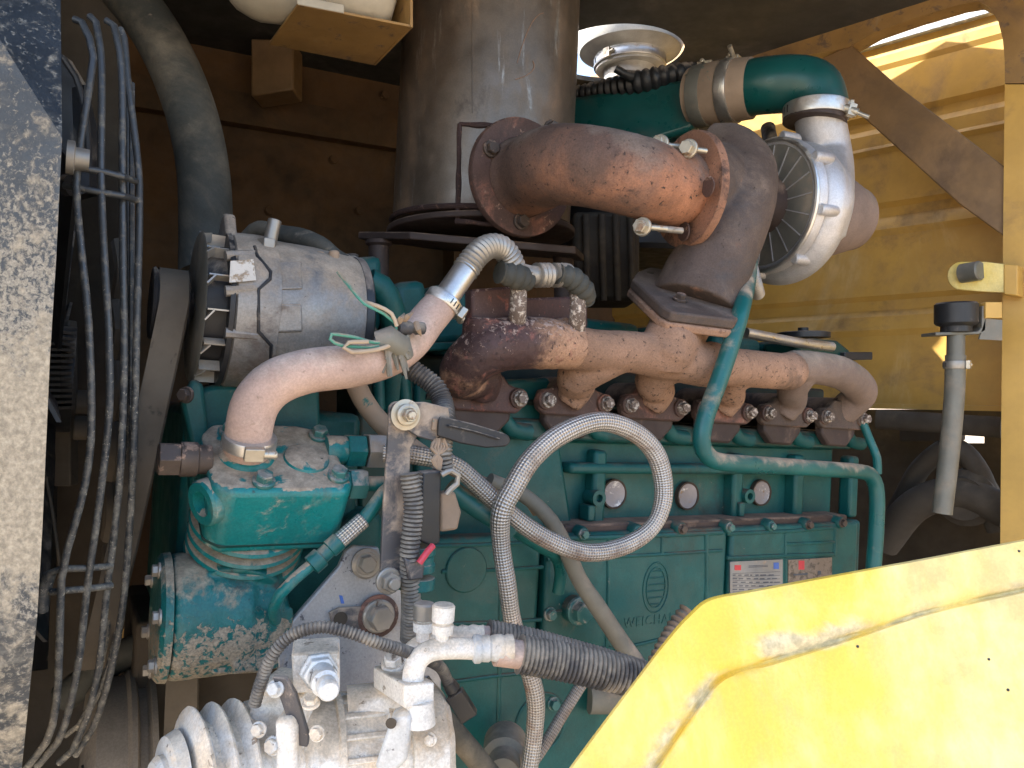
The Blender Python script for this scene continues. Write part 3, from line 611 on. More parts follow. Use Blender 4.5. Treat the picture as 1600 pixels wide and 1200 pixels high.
# second and third runner with centre log
g = G()
g.tube([E(880, 540, .075), E(930, 548, .075), E(985, 550, .077), E(1040, 558, .08), E(1080, 566, .08)], [.030, .029, .029, .033, .033], 20, .008)
g.tube([ex(pS[1]-.010, hf-.004, .008), ex(pS[1]-.002, hf+.018, .024), E(900, 590, .040), E(932, 566, .060), E(970, 552, .072)], [.024, .025, .028, .031, .028], 22, .008)
g.tube([ex(pS[2]-.002, hf-.004, .008), ex(pS[2]+.001, hf+.018, .024), E(1020, 596, .040), E(1034, 570, .060), E(1040, 550, .074)], [.023, .024, .027, .033, .034], 22, .008)
g.tube([E(1035, 562, .08), E(1045, 540, .085), fcn-nf*.050, fcn-nf*.026], [.036, .040, .046, .052], 20, .008)
g.tube([E(1075, 566, .08), E(1100, 570, .08), E(1116, 573, .08)], [.032, .033, .026], 20, .008)
put(g, 'manifold_centre_section', M['manifold_tan'], man, fuse=(.0028, 7), disp=(.0012, .012), label='tan oxidised centre section with the turbocharger neck')
g = G()
g.tube([E(1112, 572, .078), E(1160, 575, .078), E(1215, 580, .078), E(1238, 582, .078)], [.0285, .029, .029, .022], 20, .008)
g.tube([ex(pS[3], hf-.004, .008), ex(pS[3]+.004, hf+.018, .024), E(1138, 606, .042), E(1148, 584, .066)], [.022, .023, .025, .028], 20, .008)
put(g, 'manifold_rear_section', M['manifold_tan'], man, fuse=(.0028, 7), disp=(.0012, .012))
g = G()
g.tube([E(1236, 572, .07), E(1275, 575, .07), E(1318, 585, .066), E(1345, 612, .04), ex(pS[5]+.02, hf+.006, .0)], [.026, .027, .028, .028, .027], 20, .008)
g.tube([ex(pS[4], hf-.004, .008), ex(pS[4]+.004, hf+.018, .024), E(1238, 608, .040), E(1250, 584, .060)], [.022, .023, .025, .027], 20, .008)
g.prism(polyE([(1215, 560), (1268, 558), (1268, 575), (1215, 578)], .09), -N*.02)
put(g, 'manifold_end_section', M['cone'], man, fuse=(.0028, 6), disp=(.0014, .012), label='grey brown rear end section of the manifold')
for g_r, px in ((.0345, 1118), (.0305, 1240)):
    c = E(px-8, 570 if px < 1200 else 580, .078); g = G(); g.ball(c, g_r, (1, 1, 1)); put(g, 'slip_joint', M['manifold_tan'], man, disp=(.001, .012))
FL = [(-.064, -.008), (-.060, -.020), (-.050, -.026), (.050, -.027), (.060, -.020), (.064, -.008), (.058, .006), (.036, .012), (.024, .024), (-.024, .024), (-.036, .012), (-.058, .008)]
for i, s in enumerate(pS):
    g = G(); g.prism([ex(s+a, hf+b, .017) for a, b in (FL if i else [(x*.9+.004, y) for x, y in FL])], -N*.014)
    put(g, 'runner_flange', M['rust_red_dark'] if i < 1 else M['rust_dark'] if i < 4 else M['housing_brown'], man, bevel=.003, disp=(.0012, .012))
for i, s in enumerate(pS):
    for k in (-1, 1):
        if i == 0 and k == -1: continue
        q = ex(s+.050*k, hf-.006, .017); g = G(); g.lathe(q-N*.004, N, [(0, .0145), (.008, .0135), (.009, .012)], 22); put(g, 'bolt_boss', M['rust_dark'] if i < 5 else M['housing_brown'], man)
        bolt(man, q+N*.008, N+V((0, 0, .1)), .0165, 'bolt_chalk')
letters('612600', E(832, 542, .1075), U, Wv, .013, M['rust_red'], man, 'cast_number') if False else None

# ------------------------------------------------ turbocharger
tur = thing('turbocharger', 'turbocharger with brown cast turbine housing and silver compressor scroll', 'turbocharger', E(1090, 500, .08))
AX = V((.90, .43, -.02)).normalized()
# foot flange
fl = [(990, 425), (1012, 418), (1060, 424), (1160, 470), (1160, 505), (1150, 512), (1040, 500), (1010, 470)]
fc = E(1075, 478, .085)
fx = (U*1.0+Wv*-.28).normalized(); fz = (Wv+U*.25).normalized()
def fpt(px, py, off=.085): return E(px, py, off)
fo = [(988, 436), (996, 424), (1015, 417), (1100, 430), (1165, 472), (1162, 492), (1150, 500), (1050, 487), (1036, 480)]
g = G(); g.prism([plane(x, y, ff, nf) for x, y in fo], -nf*.015); put(g, 'foot_flange', M['housing_brown'], tur, bevel=.003)
g = G(); g.prism([plane(x-2, y+1, ff, nf)-nf*.0155 for x, y in fo], -nf*.012); put(g, 'manifold_flange', M['manifold_tan'], tur, bevel=.003)
g = G(); g.lathe(plane(1016, 426, ff, nf)-nf*.001, nf, [(0, .006), (.0015, .006)], 16); put(g, 'bolt_hole', M['cavity'], tur)
g = G()
g.tube([P(1085, 480, 1.17), P(1100, 440, 1.18), P(1125, 385, 1.19), P(1150, 325, 1.21), P(1158, 275, 1.235), P(1140, 245, 1.26), P(1105, 235, 1.28)], [.070, .066, .060, .058, .056, .052, .045], 28, .008)
g.tube([P(1075, 297, 1.17), P(1110, 290, 1.22), P(1150, 290, 1.30)], [.062, .066, .06], 28, .008)
put(g, 'turbine_housing', M['housing_brown'], tur, fuse=(.0032, 8), disp=(.0012, .015))
for (px, py) in ((1062, 470), (1150, 482)): bolt(tur, plane(px, py, ff, nf)+nf*.003, nf, .016, 'bolt_dark')
# compressor side
cc_ = P(1222, 325, 1.36)
g = G(); g.lathe(cc_-AX*.09, AX, [(0, .045), (.03, .045), (.045, .048), (.055, .050)], 40); put(g, 'bearing_housing', M['rust_plate'], tur)
g = G(); g.lathe(cc_-AX*.035, AX, [(0, .100), (-.002, .112), (.008, .117), (.018, .117), (.018, .10)], 64); bp_ = put(g, 'back_plate', M['silver'], tur)
x, y = perp(AX)
g = G()
for k in range(18):
    a = 2*math.pi*k/18; d = x*math.cos(a)+y*math.sin(a); tt = AX.cross(d); g.box(frame(cc_-AX*.034+d*.072, d, tt, AX), .060, .0018, .008)
put(g, 'plate_fin', M['silver'], bp_)
g = G(); g.torus(cc_-AX*.036, AX, .1125, .0045, 64, 8); put(g, 'clamp_ring', M['steel'], tur)
g = G(); g.lathe(cc_-AX*.0365, AX, [(0, .104), (.001, .04)], 48); put(g, 'dark_recess', M['grey_pipe'], tur)
for k in range(8):
    a = 2*math.pi*k/8+.25; d = x*math.cos(a)+y*math.sin(a); c = cc_+d*.118
    g = G(); g.lathe(c-AX*.032, AX, [(0, .007), (.002, .0095), (.034, .0095), (.04, .006)], 14); put(g, 'scroll_lug', M['silver'], tur)
# scroll: growing spiral tube around axis, leaving upwards
g = G(); pts = []; rad = []
upv = (V((0, 0, 1))-AX*AX.z).normalized(); rt = upv.cross(AX).normalized()
if rt.x < 0: rt = -rt
for k in range(25):
    a = R(200) + R(330)*k/24              # clockwise seen from the left end
    rr = .018+.026*k/24; Rr = .088+.012*k/24
    pts.append(cc_+AX*(.014)+(rt*math.sin(a-R(200)+R(-70))*1+upv*math.cos(a-R(200)+R(-70)))*Rr); rad.append(rr)
g.tube(pts, rad, 20, .01)
base = cc_+AX*.022
g.tube([base+rt*.072-upv*.060, base+rt*.082+upv*.0, P(1292, 255, 1.37), P(1284, 205, 1.37), P(1276, 165, 1.36)], [.036, .041, .044, .043, .041], 24, .008)
g.lathe(cc_-AX*.01, AX, [(0, .095), (.05, .09), (.06, .06)], 40)
put(g, 'compressor_scroll', M['silver'], tur, fuse=(.0030, 6))
g = G(); g.lathe(cc_+AX*.045, AX, [(0, .066), (.03, .074), (.07, .076), (.12, .060), (.13, .058), (.13, .04)], 40); put(g, 'inlet_cone', M['cone'], tur, label='dull tan inlet cone behind the silver scroll')
g = G(); g.box(frame(P(1322, 298, 1.33), V((1, .2, 0)).normalized(), V((0, 0, 1)), V((.2, -1, 0)).normalized()), .012, .055, .02); put(g, 'scroll_pad', M['silver'], tur, bevel=.003)

# ------------------------------------------------ muffler
mu = thing('muffler', 'tall oxidised steel muffler cylinder with a welded square patch', 'muffler', P(750, 370, 1.37))
mc_t = P(772, -40, 1.37); mc_b = P(752, 358, 1.37); max_ = (mc_t-mc_b).normalized(); mr = .157
def mprof(): return [(0, mr+.001), (.002, mr)]+[(.02+.05*i, mr) for i in range(12)]
g = G(); g.lathe(mc_b, max_, [(0, mr), (.30, mr-.001), (.62, mr-.004)], 96); put(g, 'muffler_body', M['muffler'], mu, disp=(.0022, .09))
g = G(); g.torus(mc_b+max_*.004, max_, mr+.001, .005, 96, 8); put(g, 'base_weld', M['weld'], mu, disp=(.002, .008))
g = G(); g.tube([mc_b+max_*h+V((-.05, -mr*.948, 0)) for h in (.0, .2, .4, .6)], .0014, 6); 
def mhit(px, py, rr=None):                    # point on the muffler shell under a photo pixel
    rr = rr or mr; r = V(((px-800)/F, 1, (600-py)/F)).normalized(); o = mc_b
    a = r-max_*r.dot(max_); b = -o-max_*(-o).dot(max_); A = a.dot(a); B = 2*a.dot(b); Cc = b.dot(b)-rr*rr; D = B*B-4*A*Cc
    return r*((-B-math.sqrt(max(D, 0)))/(2*A))
g = G()
def wl_(pts, r=.004):
    q = [];  
    for a, b in zip(pts, pts[1:]):
        for k in range(6): q.append(mhit(a[0]+(b[0]-a[0])*k/6+random.uniform(-.8, .8), a[1]+(b[1]-a[1])*k/6+random.uniform(-.8, .8)))
    q.append(mhit(*pts[-1])); g.tube(q, r, 8, .006, wob=.5)
wl_([(800, 198), (718, 194)]); wl_([(718, 194), (715, 348)]); wl_([(712, 346), (790, 352)])
put(g, 'patch_weld', M['weld'], mu)
g = G(); g.tube([mhit(738, y) for y in range(-20, 190, 14)], .0009, 6); put(g, 'shell_seam', M['muffler'], mu)
g = G(); g.tube([mhit(805+30*math.sin(i/3.0), 112+12*math.cos(i/3)-2*i) for i in range(0, 7)], .0006, 5); g.tube([mhit(850-i*6, 20+i*i*1.6) for i in range(8)], .0005, 5); put(g, 'scratch', M['manifold_tan'], mu)
# base plate + feet
g = G(); cb = mc_b-max_*.003
g.prism([cb+V((math.cos(a)*(mr+.010), math.sin(a)*(mr+.010), 0)) for a in [2*math.pi*i/48 for i in range(48)]], V((0, 0, -.010))); put(g, 'base_plate', M['rust_plate'], mu, bevel=.002)
g = G(); g.prism([P(560, 362, 1.30), P(640, 362, 1.22), P(900, 385, 1.22), P(912, 398, 1.35), P(700, 380, 1.5), P(575, 368, 1.45)], V((0, 0, -.012))); put(g, 'base_plate', M['rust_plate'], mu, bevel=.002)
g = G(); g.lathe(P(592, 376, 1.28), (0, 0, -1), [(0, .022), (.006, .022), (.01, .017), (.12, .017)], 24); put(g, 'mount_foot', M['rust_plate'], mu)
g = G(); g.tube([P(880, 400, 1.33), P(882, 470, 1.33)], .018); put(g, 'mount_foot', M['rust_plate'], mu)
# ------------------------------------------------ exhaust elbow with flanges
el = thing('exhaust_elbow', 'thick orange rusted exhaust elbow between muffler and turbocharger', 'exhaust pipe', P(950, 380, 1.15))
n1 = V((.53, -.83, -.03)).normalized(); c1 = P(815, 278, 1.205)
n2 = V((-.92, -.39, -.0)).normalized(); c2 = P(1068, 296, 1.15)
g = G(); g.tube([c1-n1*.01, c1+n1*.03, P(868, 258, 1.105), P(930, 262, 1.065), P(1000, 278, 1.07), P(1030, 289, 1.10), c2+V((-.012, -.012, 0))], [.062, .060, .0565, .0550, .0550, .0540, .056], 36, .008)
put(g, 'elbow_tube', M['rust_pipe'], el, disp=(.0014, .02))
g = G(); g.lathe(c1-n1*.006, n1, [(-.03, .07), (-.008, .07), (0, .0925), (.010, .0925), (.012, .091), (.012, .062)], 64, cap=False); f1 = put(g, 'muffler_flange', M['rust_dark'], el, disp=(.001, .01))
g = G(); g.lathe(c2-n2*.016, n2, [(0, .060), (0, .0865), (.010, .0865), (.012, .085), (.014, .050)], 64, cap=False); f2 = put(g, 'turbo_flange', M['rust_orange'], el, disp=(.001, .01), label='orange rusted flange at the turbocharger')
x, y = perp(n1)
for (px, py) in ((768, 232), (815, 346), (862, 200)):
    q = plane(px, py, c1+n1*.010, n1); bolt(f1, q, n1, .020, 'bolt_dark')
for (px, py, L_, m, dm) in ((1075, 232, .030, 'zinc', False), (1030, 225, .042, 'zinc', False), (1003, 354, .04, 'zinc', False)):
    hd = P(px, py, 1.065)
    g = G(); fc_ = hd-n2*.03; g.tube([hd-n2*L_, hd+n2*.002], .0042, 10, smooth=False); put(g, 'stud', M['zinc'], f2); bolt(f2, hd, n2+V((0, -.9, 0)), .0205, m, name='nut')
g = G(); q = P(1060, 360, 1.10); g.tube([q-n2*.006, q+n2*.034], .0048, 12, smooth=False); put(g, 'stud', M['steel_dull'], f2)
for (px, py) in ((1106, 292), (1068, 362)):
    q = plane(px, py, c2+n2*.0145, n2); g = G(); g.lathe(q-n2*.001, n2, [(0, .0145), (.0015, .0135), (.002, .002)], 20); put(g, 'bolt_recess', M['rust_dark'], f2)

# ------------------------------------------------ teal intake pipe, silicone sleeve, clamps, elbow
it = thing('intake_pipe', 'dark teal intake pipe running into an elbow over the turbocharger', 'pipe', P(1100, 190, 1.45))
g = G(); g.prism([P(860, 156, 1.60), P(1085, 120, 1.49), P(1094, 135, 1.47), P(1094, 185, 1.47), P(1080, 205, 1.48), P(985, 228, 1.50), P(860, 222, 1.60)], V((.02, .09, 0))); put(g, 'duct_box', M['teal_duct'], it, bevel=.012, seg=4)
g = G(); g.tube([P(1085, 152, 1.49), P(1130, 144, 1.45), P(1175, 138, 1.42)], [.0555, .058, .055], 32); put(g, 'rubber_sleeve', M['tan_pipe'], it)
dd = (P(1175, 138, 1.42)-P(1085, 152, 1.49)).normalized()
k1 = clamp(it, P(1099, 150, 1.475), dd,   .0565, .026, 'grey_pipe', (0, 0, 1), slots=False); k2 = clamp(it, P(1142, 143, 1.44), dd, .0575, .022, 'steel', (0, 0, 1), slots=False)
g = G(); q = P(1150, 100, 1.43); g.tube([q, P(1140, 72, 1.40)], .0045, 10, smooth=False); put(g, 't_bolt', M['zinc'], k2)
g = G(); g.tube([P(1160, 140, 1.43), P(1195, 134, 1.40), P(1240, 132, 1.38), P(1268, 140, 1.37), P(1278, 162, 1.365), P(1279, 185, 1.36)], [.050, .050, .050, .0505, .050, .049], 32, .006); put(g, 'elbow', M['teal_duct'], it)
g = G(); g.tube([P(1275, 168, 1.36), P(1272, 192, 1.36)], .054, 32); put(g, 'rubber_sleeve', M['rust_plate'], it)
k3 = clamp(it, P(1275, 176, 1.36), (0.05, 0, 1), .0545, .024, 'steel', (1, -.5, 0))
g = G(); g.tube([P(1318, 168, 1.32), P(1340, 176, 1.31)], .007, 10, smooth=False); g.tube([P(1338, 175, 1.31), P(1358, 183, 1.30)], .0035, 10, smooth=False); g.box(frame(P(1330, 172, 1.315), V((1, 0, -.3)).normalized(), V((.3, 0, 1)).normalized(), V((0, -1, 0))), .012, .02, .012); put(g, 't_bolt', M['zinc'], k3)
g = G(); g.prism([P(1262, 98, 1.36), P(1282, 92, 1.36), P(1280, 106, 1.36)], V((0, .02, 0))); put(g, 'elbow_tab', M['teal_dark'], it)
# ribbed black hose lying over the duct
g = G(); g.tube([P(905, 147, 1.62), P(960, 137, 1.56), P(1010, 126, 1.52), P(1060, 116, 1.52), P(1100, 112, 1.56)], [.016, .02, .022, .02, .016], 14, corr=(.016, .0025)); 
solo(g, 'ribbed_black_hose', M['black_plastic'], 'ribbed black hose lying on top of the dark teal intake duct', 'hose')
g = G(); g.tube([P(962, 107, 1.5), P(975, 115, 1.5), P(990, 120, 1.5)], [.008, .008, .012], 10); solo(g, 'hose_tee', M['black_plastic'], 'small black plastic tee poking up in front of the steel bowl', 'fitting')
# steel bowl
bw = thing('steel_bowl', 'bright stainless pre-cleaner bowl below the round roof hole', 'bowl', P(985, 132, 1.87))
bc = P(984, 130, 1.87); 
g = G(); g.lathe(bc, (0, 0, 1), [(0, .062), (.03, .064), (.032, .082), (.062, .086), (.066, .100), (.075, .122), (.095, .132), (.118, .134), (.124, .137), (.122, .130), (.09, .120)], 64, cap=False); put(g, 'bowl_shell', M['steel_pale'], bw)
k = clamp(bw, bc+V((0, 0, .048)), (0, 0, 1), .086, .02, 'steel', (-1, -1, 0))
g = G(); g.lathe(bc-V((0, 0, .12)), (0, 0, 1), [(0, .06), (.12, .061)], 40); put(g, 'bowl_neck', M['label_white'], bw)
t = thing('sun_blocker', 'dark sun blocker canister below the bowl, added unseen to block sun from the roof hole', 'sun blocker', P(984, 400, 1.87))  # unseen canister added to stop sun patches coming through the roof hole
g = G(); cz = V((bc.x, bc.y, .30)); g.lathe(cz, (0, 0, 1), [(0, .18), (.01, .19), (.28, .19), (.29, .194), (.31, .194), (.32, .17), (.33, .06)], 48); put(g, 'blocker_canister', M['black_metal'], t)
# small clutter behind elbow: dark brackets and pipes under the intake
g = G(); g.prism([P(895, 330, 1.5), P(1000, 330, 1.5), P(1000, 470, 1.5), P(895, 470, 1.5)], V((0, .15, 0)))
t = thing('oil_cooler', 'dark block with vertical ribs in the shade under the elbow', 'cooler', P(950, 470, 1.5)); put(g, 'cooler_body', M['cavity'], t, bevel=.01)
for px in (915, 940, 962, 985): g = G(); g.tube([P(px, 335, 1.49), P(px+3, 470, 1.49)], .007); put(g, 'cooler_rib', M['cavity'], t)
g = G(); g.tube([P(1200, 200, 1.5), P(1205, 240, 1.45), P(1190, 280, 1.4)], .014); solo(g, 'oil_feed_pipe', M['black_metal'], 'dark oil feed pipe dropping behind the turbine housing', 'pipe')

# ------------------------------------------------ alternator
al = thing('alternator', 'dusty aluminium alternator with a vaned cooling fan at its front', 'alternator', E(420, 615, .05))
AO = E(420, 492, .035); rA = .089
def sA(px): return (E(px, 487, .035)-AO).dot(U)
def ahit(px, py, rr):
    r = V(((px-800)/F, 1, (600-py)/F)).normalized(); a = r-U*r.dot(U); b = -AO-U*(-AO).dot(U); A = a.dot(a); B = 2*a.dot(b); D = B*B-4*A*(b.dot(b)-rr*rr)
    return r*((-B-math.sqrt(max(D, 0)))/(2*A))
g = G(); g.lathe(AO, U, [(sA(345), .060), (sA(345), .080), (sA(350), .0850), (sA(385), .0862), (sA(412), .0855), (sA(414), .081)], 56); put(g, 'front_housing', M['alu_dusty'], al, disp=(.0016, .03))
g = G(); g.lathe(AO, U, [(sA(410), .080), (sA(411), .0830), (sA(470), .0822), (sA(530), .080), (sA(541), .077)], 56); put(g, 'rear_housing', M['alu_dusty'], al, disp=(.0014, .03))
g = G(); g.lathe(AO, U, [(sA(541), .078), (sA(552), .078), (sA(556), .073), (sA(557), .05)], 56); put(g, 'rear_cover', M['black_plastic'], al)
g = G(); g.tube([ahit(a, b, .0858) for a, b in ((398, 385), (402, 400), (423, 425), (422, 436), (404, 452), (404, 490), (404, 518), (424, 540), (421, 575), (418, 592))], .0019, 8, smooth=False); put(g, 'housing_joint', M['black_metal'], al)
for (a, b, c2, d2) in ((352, 400, 404, 398), (352, 455, 400, 452), (352, 520, 402, 524)): 
    g = G(); g.tube([ahit(a, b, .0815), ahit(c2, d2, .0815)], .0055, 8, smooth=False); put(g, 'housing_rib', M['alu_dusty'], al)
for (a, b) in ((470, 430), (470, 497)):
    g = G(); g.prism([ahit(a-52, b-22, .0805), ahit(a, b-22, .0805), ahit(a+2, b+22, .0805), ahit(a-52, b+24, .0805)], N*.005); put(g, 'housing_pad', M['alu_dusty'], al, bevel=.004, seg=3)
g = G(); g.prism([ahit(400, 438, .0875), ahit(396, 405, .0875), ahit(360, 408, .0875), ahit(358, 442, .0875)], N*.0012); put(g, 'torn_label', M['label_white'], al)
# fan
g = G(); g.lathe(AO, U, [(sA(302), .03), (sA(302), .079), (sA(305), .082), (sA(306), .079), (sA(308), .03)], 56); fn = put(g, 'fan_disc', M['grey_pipe'], al)
g = G(); g.lathe(AO, U, [(sA(308), .066), (sA(340), .066)], 40); put(g, 'fan_drum', M['black_metal'], al)
g = G(); g.lathe(AO, U, [(sA(339), .06), (sA(339), .0845), (sA(346), .0855), (sA(346), .06)], 56); put(g, 'fan_rim', M['black_metal'], al)
x, y = perp(U); wz = None
for k in range(14):
    a = 2*math.pi*k/14+.1; d = x*math.cos(a)+y*math.sin(a); tt = U.cross(d)
    g = G(); g.box(frame(AO+U*(sA(324))+d*.0745, U, d, tt), sA(340)-sA(308), .012, .0016); g.box(frame(AO+U*(sA(311))+d*.077+tt*.006, (U+tt*.8).normalized(), (tt-U*.8).normalized(), d), .0016, .013, .010); put(g, 'fan_vane', M['vane'], al)
g = G(); g.lathe(AO, U, [(sA(234), .02), (sA(234), .037), (sA(238), .0385), (sA(242), .036), (sA(288), .036), (sA(290), .039), (sA(293), .02), (sA(300), .015)], 40); put(g, 'alternator_pulley', M['black_metal'], al)
# ears, studs, terminals
g = G(); g.prism([AO+U*sA(338)+Wv*a+N*b for a, b in ((.076, -.035), (.076, .034), (.094, .018), (.104, .010), (.106, .0), (.100, -.012))], U*.012); put(g, 'mount_ear', M['alu_dusty'], al, bevel=.003)
g = G(); sb = ahit(418, 383, .083); g.tube([sb-Wv*.01, sb+Wv*.028+U*.006], .0072, 14, smooth=False); g.lathe(sb-Wv*.004, Wv, [(0, .011), (.01, .011)], 6); put(g, 'output_stud', M['steel_dull'], al, bevel=.0008)
g = G(); g.prism([P(393, 380, .84), P(462, 392, .86), P(462, 400, .86), P(393, 388, .84)], V((0, .03, 0))); put(g, 'stud_bracket', M['steel_dull'], al, bevel=.001)
g = G(); g.prism([P(484, 403, .87), P(530, 405, .88), P(530, 418, .88), P(484, 416, .87)], V((0, .03, 0))); g.lathe(P(522, 408, .86), (0, 0, 1), [(0, .006), (.01, .006), (.012, .004)], 12); g.lathe(P(498, 405, .86), (0, 0, 1), [(0, .008), (.008, .008)], 6); put(g, 'terminal_block', M['tan_pipe'], al, bevel=.0012)
g = G(); g.lathe(P(556, 470, .885), U+N*.2+Wv*.1, [(0, .030), (.008, .030), (.014, .022), (.018, .02)], 24); put(g, 'end_cap', M['tan_pipe'], al)
g = G(); g.tube([P(548, 435, .90), P(565, 445, .895), P(572, 460, .89)], [.012, .013, .010], 14); put(g, 'end_boss', M['tan_pipe'], al)
# cables off the top of the alternator
g = G(); g.tube([P(386, 372, .93), P(405, 358, .92), P(440, 366, .9), P(470, 372, .89), P(500, 382, .88), P(525, 398, .88), P(552, 420, .88), P(560, 470, .90)], [.009, .010, .011, .012, .010, .007, .007, .006], 14, .006); solo(g, 'alternator_cable', M['black_hose'], 'taped black cable crossing behind the top of the alternator', 'cable')
g = G(); g.tube([P(548, 400, .9), P(552, 440, .895), P(560, 480, .885), P(575, 515, .87), P(592, 545, .86)], .0085, 14, corr=(.0042, .0009)); solo(g, 'corrugated_conduit', M['conduit'], 'black corrugated conduit curving down behind the rear of the alternator', 'conduit', 'corrugated wiring conduits')

# ------------------------------------------------ belt, pulleys
bt = thing('drive_belt', 'wide dusty flat drive belt running down from the alternator pulley', 'belt', E(230, 1100, -.02))
g = G()
def beltstrip(g, L, Rr, th):
    ring = []
    for (a, b) in zip(L, Rr): ring.append([a, b, b+th, a+th])
    g.rings(ring)
zz = lambda h, o, px: AO+U*sA(px)+Wv*h+N*o
arc = [(R(120), 0), (R(95), 0), (R(70), 0), (R(45), 0), (R(20), 0), (R(0), 0)]
dn_ = [(-.05, .036), (-.16, .018), (-.26, .0), (-.34, -.03), (-.40, -.07)]
Lb = [zz(.0388*math.sin(a), .0388*math.cos(a), 243) for a, _ in arc]+[zz(h, o, 243)-U*(.12*-h) for h, o in dn_]
Rb = [zz(.0388*math.sin(a), .0388*math.cos(a), 287) for a, _ in arc]+[zz(h, o, 287)-U*(.12*-h) for h, o in dn_]
beltstrip(g, Lb, Rb, V((0, .005, 0))); put(g, 'belt_run', M['belt'], bt)
g = G(); Lc = [P(281, 640, .95), P(275, 780, .93), P(262, 1000, .9), P(252, 1230, .9)]; Rc = [P(318, 640, .97), P(316, 780, .95), P(310, 1000, .92), P(305, 1230, .92)]
beltstrip(g, Lc, Rc, V((0, .005, 0))); put(g, 'belt_run', M['belt'], bt)
cp = thing('crank_pulley', 'large dusty crankshaft pulley with round holes at the bottom left', 'pulley', E(200, 1250, -.05))
pc = P(168, 1236, .95)
g = G(); g.lathe(pc, U, [(-.03, .02), (-.03, .115), (-.02, .132), (.012, .134), (.016, .140), (.022, .140), (.026, .126), (.034, .126), (.038, .138), (.044, .138), (.048, .05)], 80); put(g, 'pulley_body', M['pulley_dusty'], cp)
for k in range(6):
    a = 2*math.pi*k/6+.4; x, y = perp(U); d = x*math.cos(a)+y*math.sin(a); g = G(); g.lathe(pc+d*.085-U*.031, U, [(-.0015, .014), (.002, .014)], 24); put(g, 'pulley_hole', M['cavity'], cp)
g = G(); g.tube([P(100, 1090, 1.0), P(180, 1030, 1.0), P(225, 1010, 1.0)], .02); solo(g, 'lower_radiator_hose', M['black_hose'], 'dark coolant hose crossing low behind the fan guard', 'hose')
g = G(); g.prism([P(190, 985, 1.2), P(225, 960, 1.2), P(225, 975, 1.2), P(190, 1010, 1.2)], V((0, .03, 0))); solo(g, 'yellow_frame_strip', M['yellow_bay'], 'small slanting strip of yellow frame seen behind the guard wires', 'frame')

# ------------------------------------------------ air compressor
ac = thing('air_compressor', 'teal air brake compressor with finned barrel and dusty square head', 'compressor', E(360, 1050, .12))
th = R(33); A_ = (Wv*math.cos(th)+N*math.sin(th)).normalized(); F_ = (N*math.cos(th)-Wv*math.sin(th)).normalized()
Ux = A_.cross(F_)*-1
if Ux.dot(U) < 0: Ux = -Ux
HC = plane(432, 716, E(432, 716, .14), N)
HF = frame(HC, Ux, F_, A_)                     # x right, y to viewer-down, z axis of the barrel; origin on the head top
def hp(x, y, z): return HF @ V((x, y, z))
g = G(); out_ = [(-.068, -.040), (-.056, -.058), (-.02, -.061), (.03, -.060), (.056, -.052), (.064, -.026), (.070, .038), (.062, .052), (-.050, .052), (-.064, .040)]
g.prism([hp(x, y, 0) for x, y in out_], -A_*.078); hd = put(g, 'compressor_head', M['teal_head'], ac, bevel=.0065, seg=3, disp=(.0016, .03), label='bright teal head caked with tan dust on top')
g = G(); g.prism([hp(x*1.02, y*1.03, -.048) for x, y in out_], -A_*.002) if False else g.prism([hp(x*1.008, y*1.01, -.066) for x, y in out_], -A_*.0025); put(g, 'head_gasket', M['teal_dark'], ac)
for (x, y) in ((-.040, -.040), (.050, -.038), (-.018, .038), (.056, .030)):
    bolt(hd, hp(x, y, .003), A_, .0165, 'bolt_teal')
g = G(); g.lathe(hp(.030, .0, -.002), A_, [(0, .024), (.004, .022), (.0055, .018), (.0055, .001)], 32); put(g, 'head_boss', M['teal_head'], hd)
g = G(); g.lathe(hp(-.028, -.005, -.004), A_, [(0, .028), (.006, .026), (.010, .020)], 32); put(g, 'inlet_boss', M['teal_head'], hd)
pax = (F_*.45-Ux*.88).normalized(); pq = hp(-.052, .026, -.028)
g = G(); g.lathe(pq, pax, [(-.01, .0225), (.018, .0225), (.0205, .0205), (.0205, .0125), (.006, .0115), (.006, .001)], 32); put(g, 'port_boss', M['teal_head'], hd)
g = G(); g.lathe(pq+pax*.0065, pax, [(0, .0122), (.0006, .001)], 20); put(g, 'port_bore', M['cavity'], hd)
# left fitting
q = E(330, 718, .14); g = G(); g.lathe(q, -Ux, [(0, .014), (.012, .014), (.013, .0165), (.028, .0165), (.029, .013), (.03, .013)], 20); g.lathe(q-Ux*.028, -Ux, [(0, .0165), (.018, .0165), (.019, .014)], 6); put(g, 'banjo_fitting', M['bolt_dark'], ac, bevel=.0012)
# right fittings
def fitting(px, py, off, r, parts_, m='teal_mud'):
    q = E(px, py, off)
    for i, (t0, t1, rr, sg, mm) in enumerate(parts_):
        g = G(); g.lathe(q, Ux, [(t0, rr*.94), (t0+.0012, rr), (t1-.0012, rr), (t1, rr*.94)], sg); put(g, 'pipe_union', M[mm], ac)
fitting(508, 703, .12, 1, [(0, .022, .0155, 24, 'teal_head'), (.022, .042, .0185, 6, 'teal_mud'), (.044, .066, .020, 6, 'steel_dull'), (.066, .09, .008, 16, 'steel_dull')])
fitting(520, 756, .15, 1, [(0, .016, .0145, 6, 'teal_mud'), (.016, .034, .0165, 6, 'bolt_teal'), (.034, .09, .008, 16, 'teal_pipe')])
# barrel with fins
prof = []; z = .076
prof.append((z, .046))
for k in range(4): prof += [(z, .050), (z+.0015, .0585), (z+.005, .0600), (z+.0075, .058), (z+.0095, .051), (z+.013, .050)]; z += .0145
prof += [(z, .048), (z+.03, .048)]
g = G(); g.lathe(hp(-.012, -.004, 0), -A_, prof, 56); put(g, 'finned_barrel', M['teal_head'], ac)
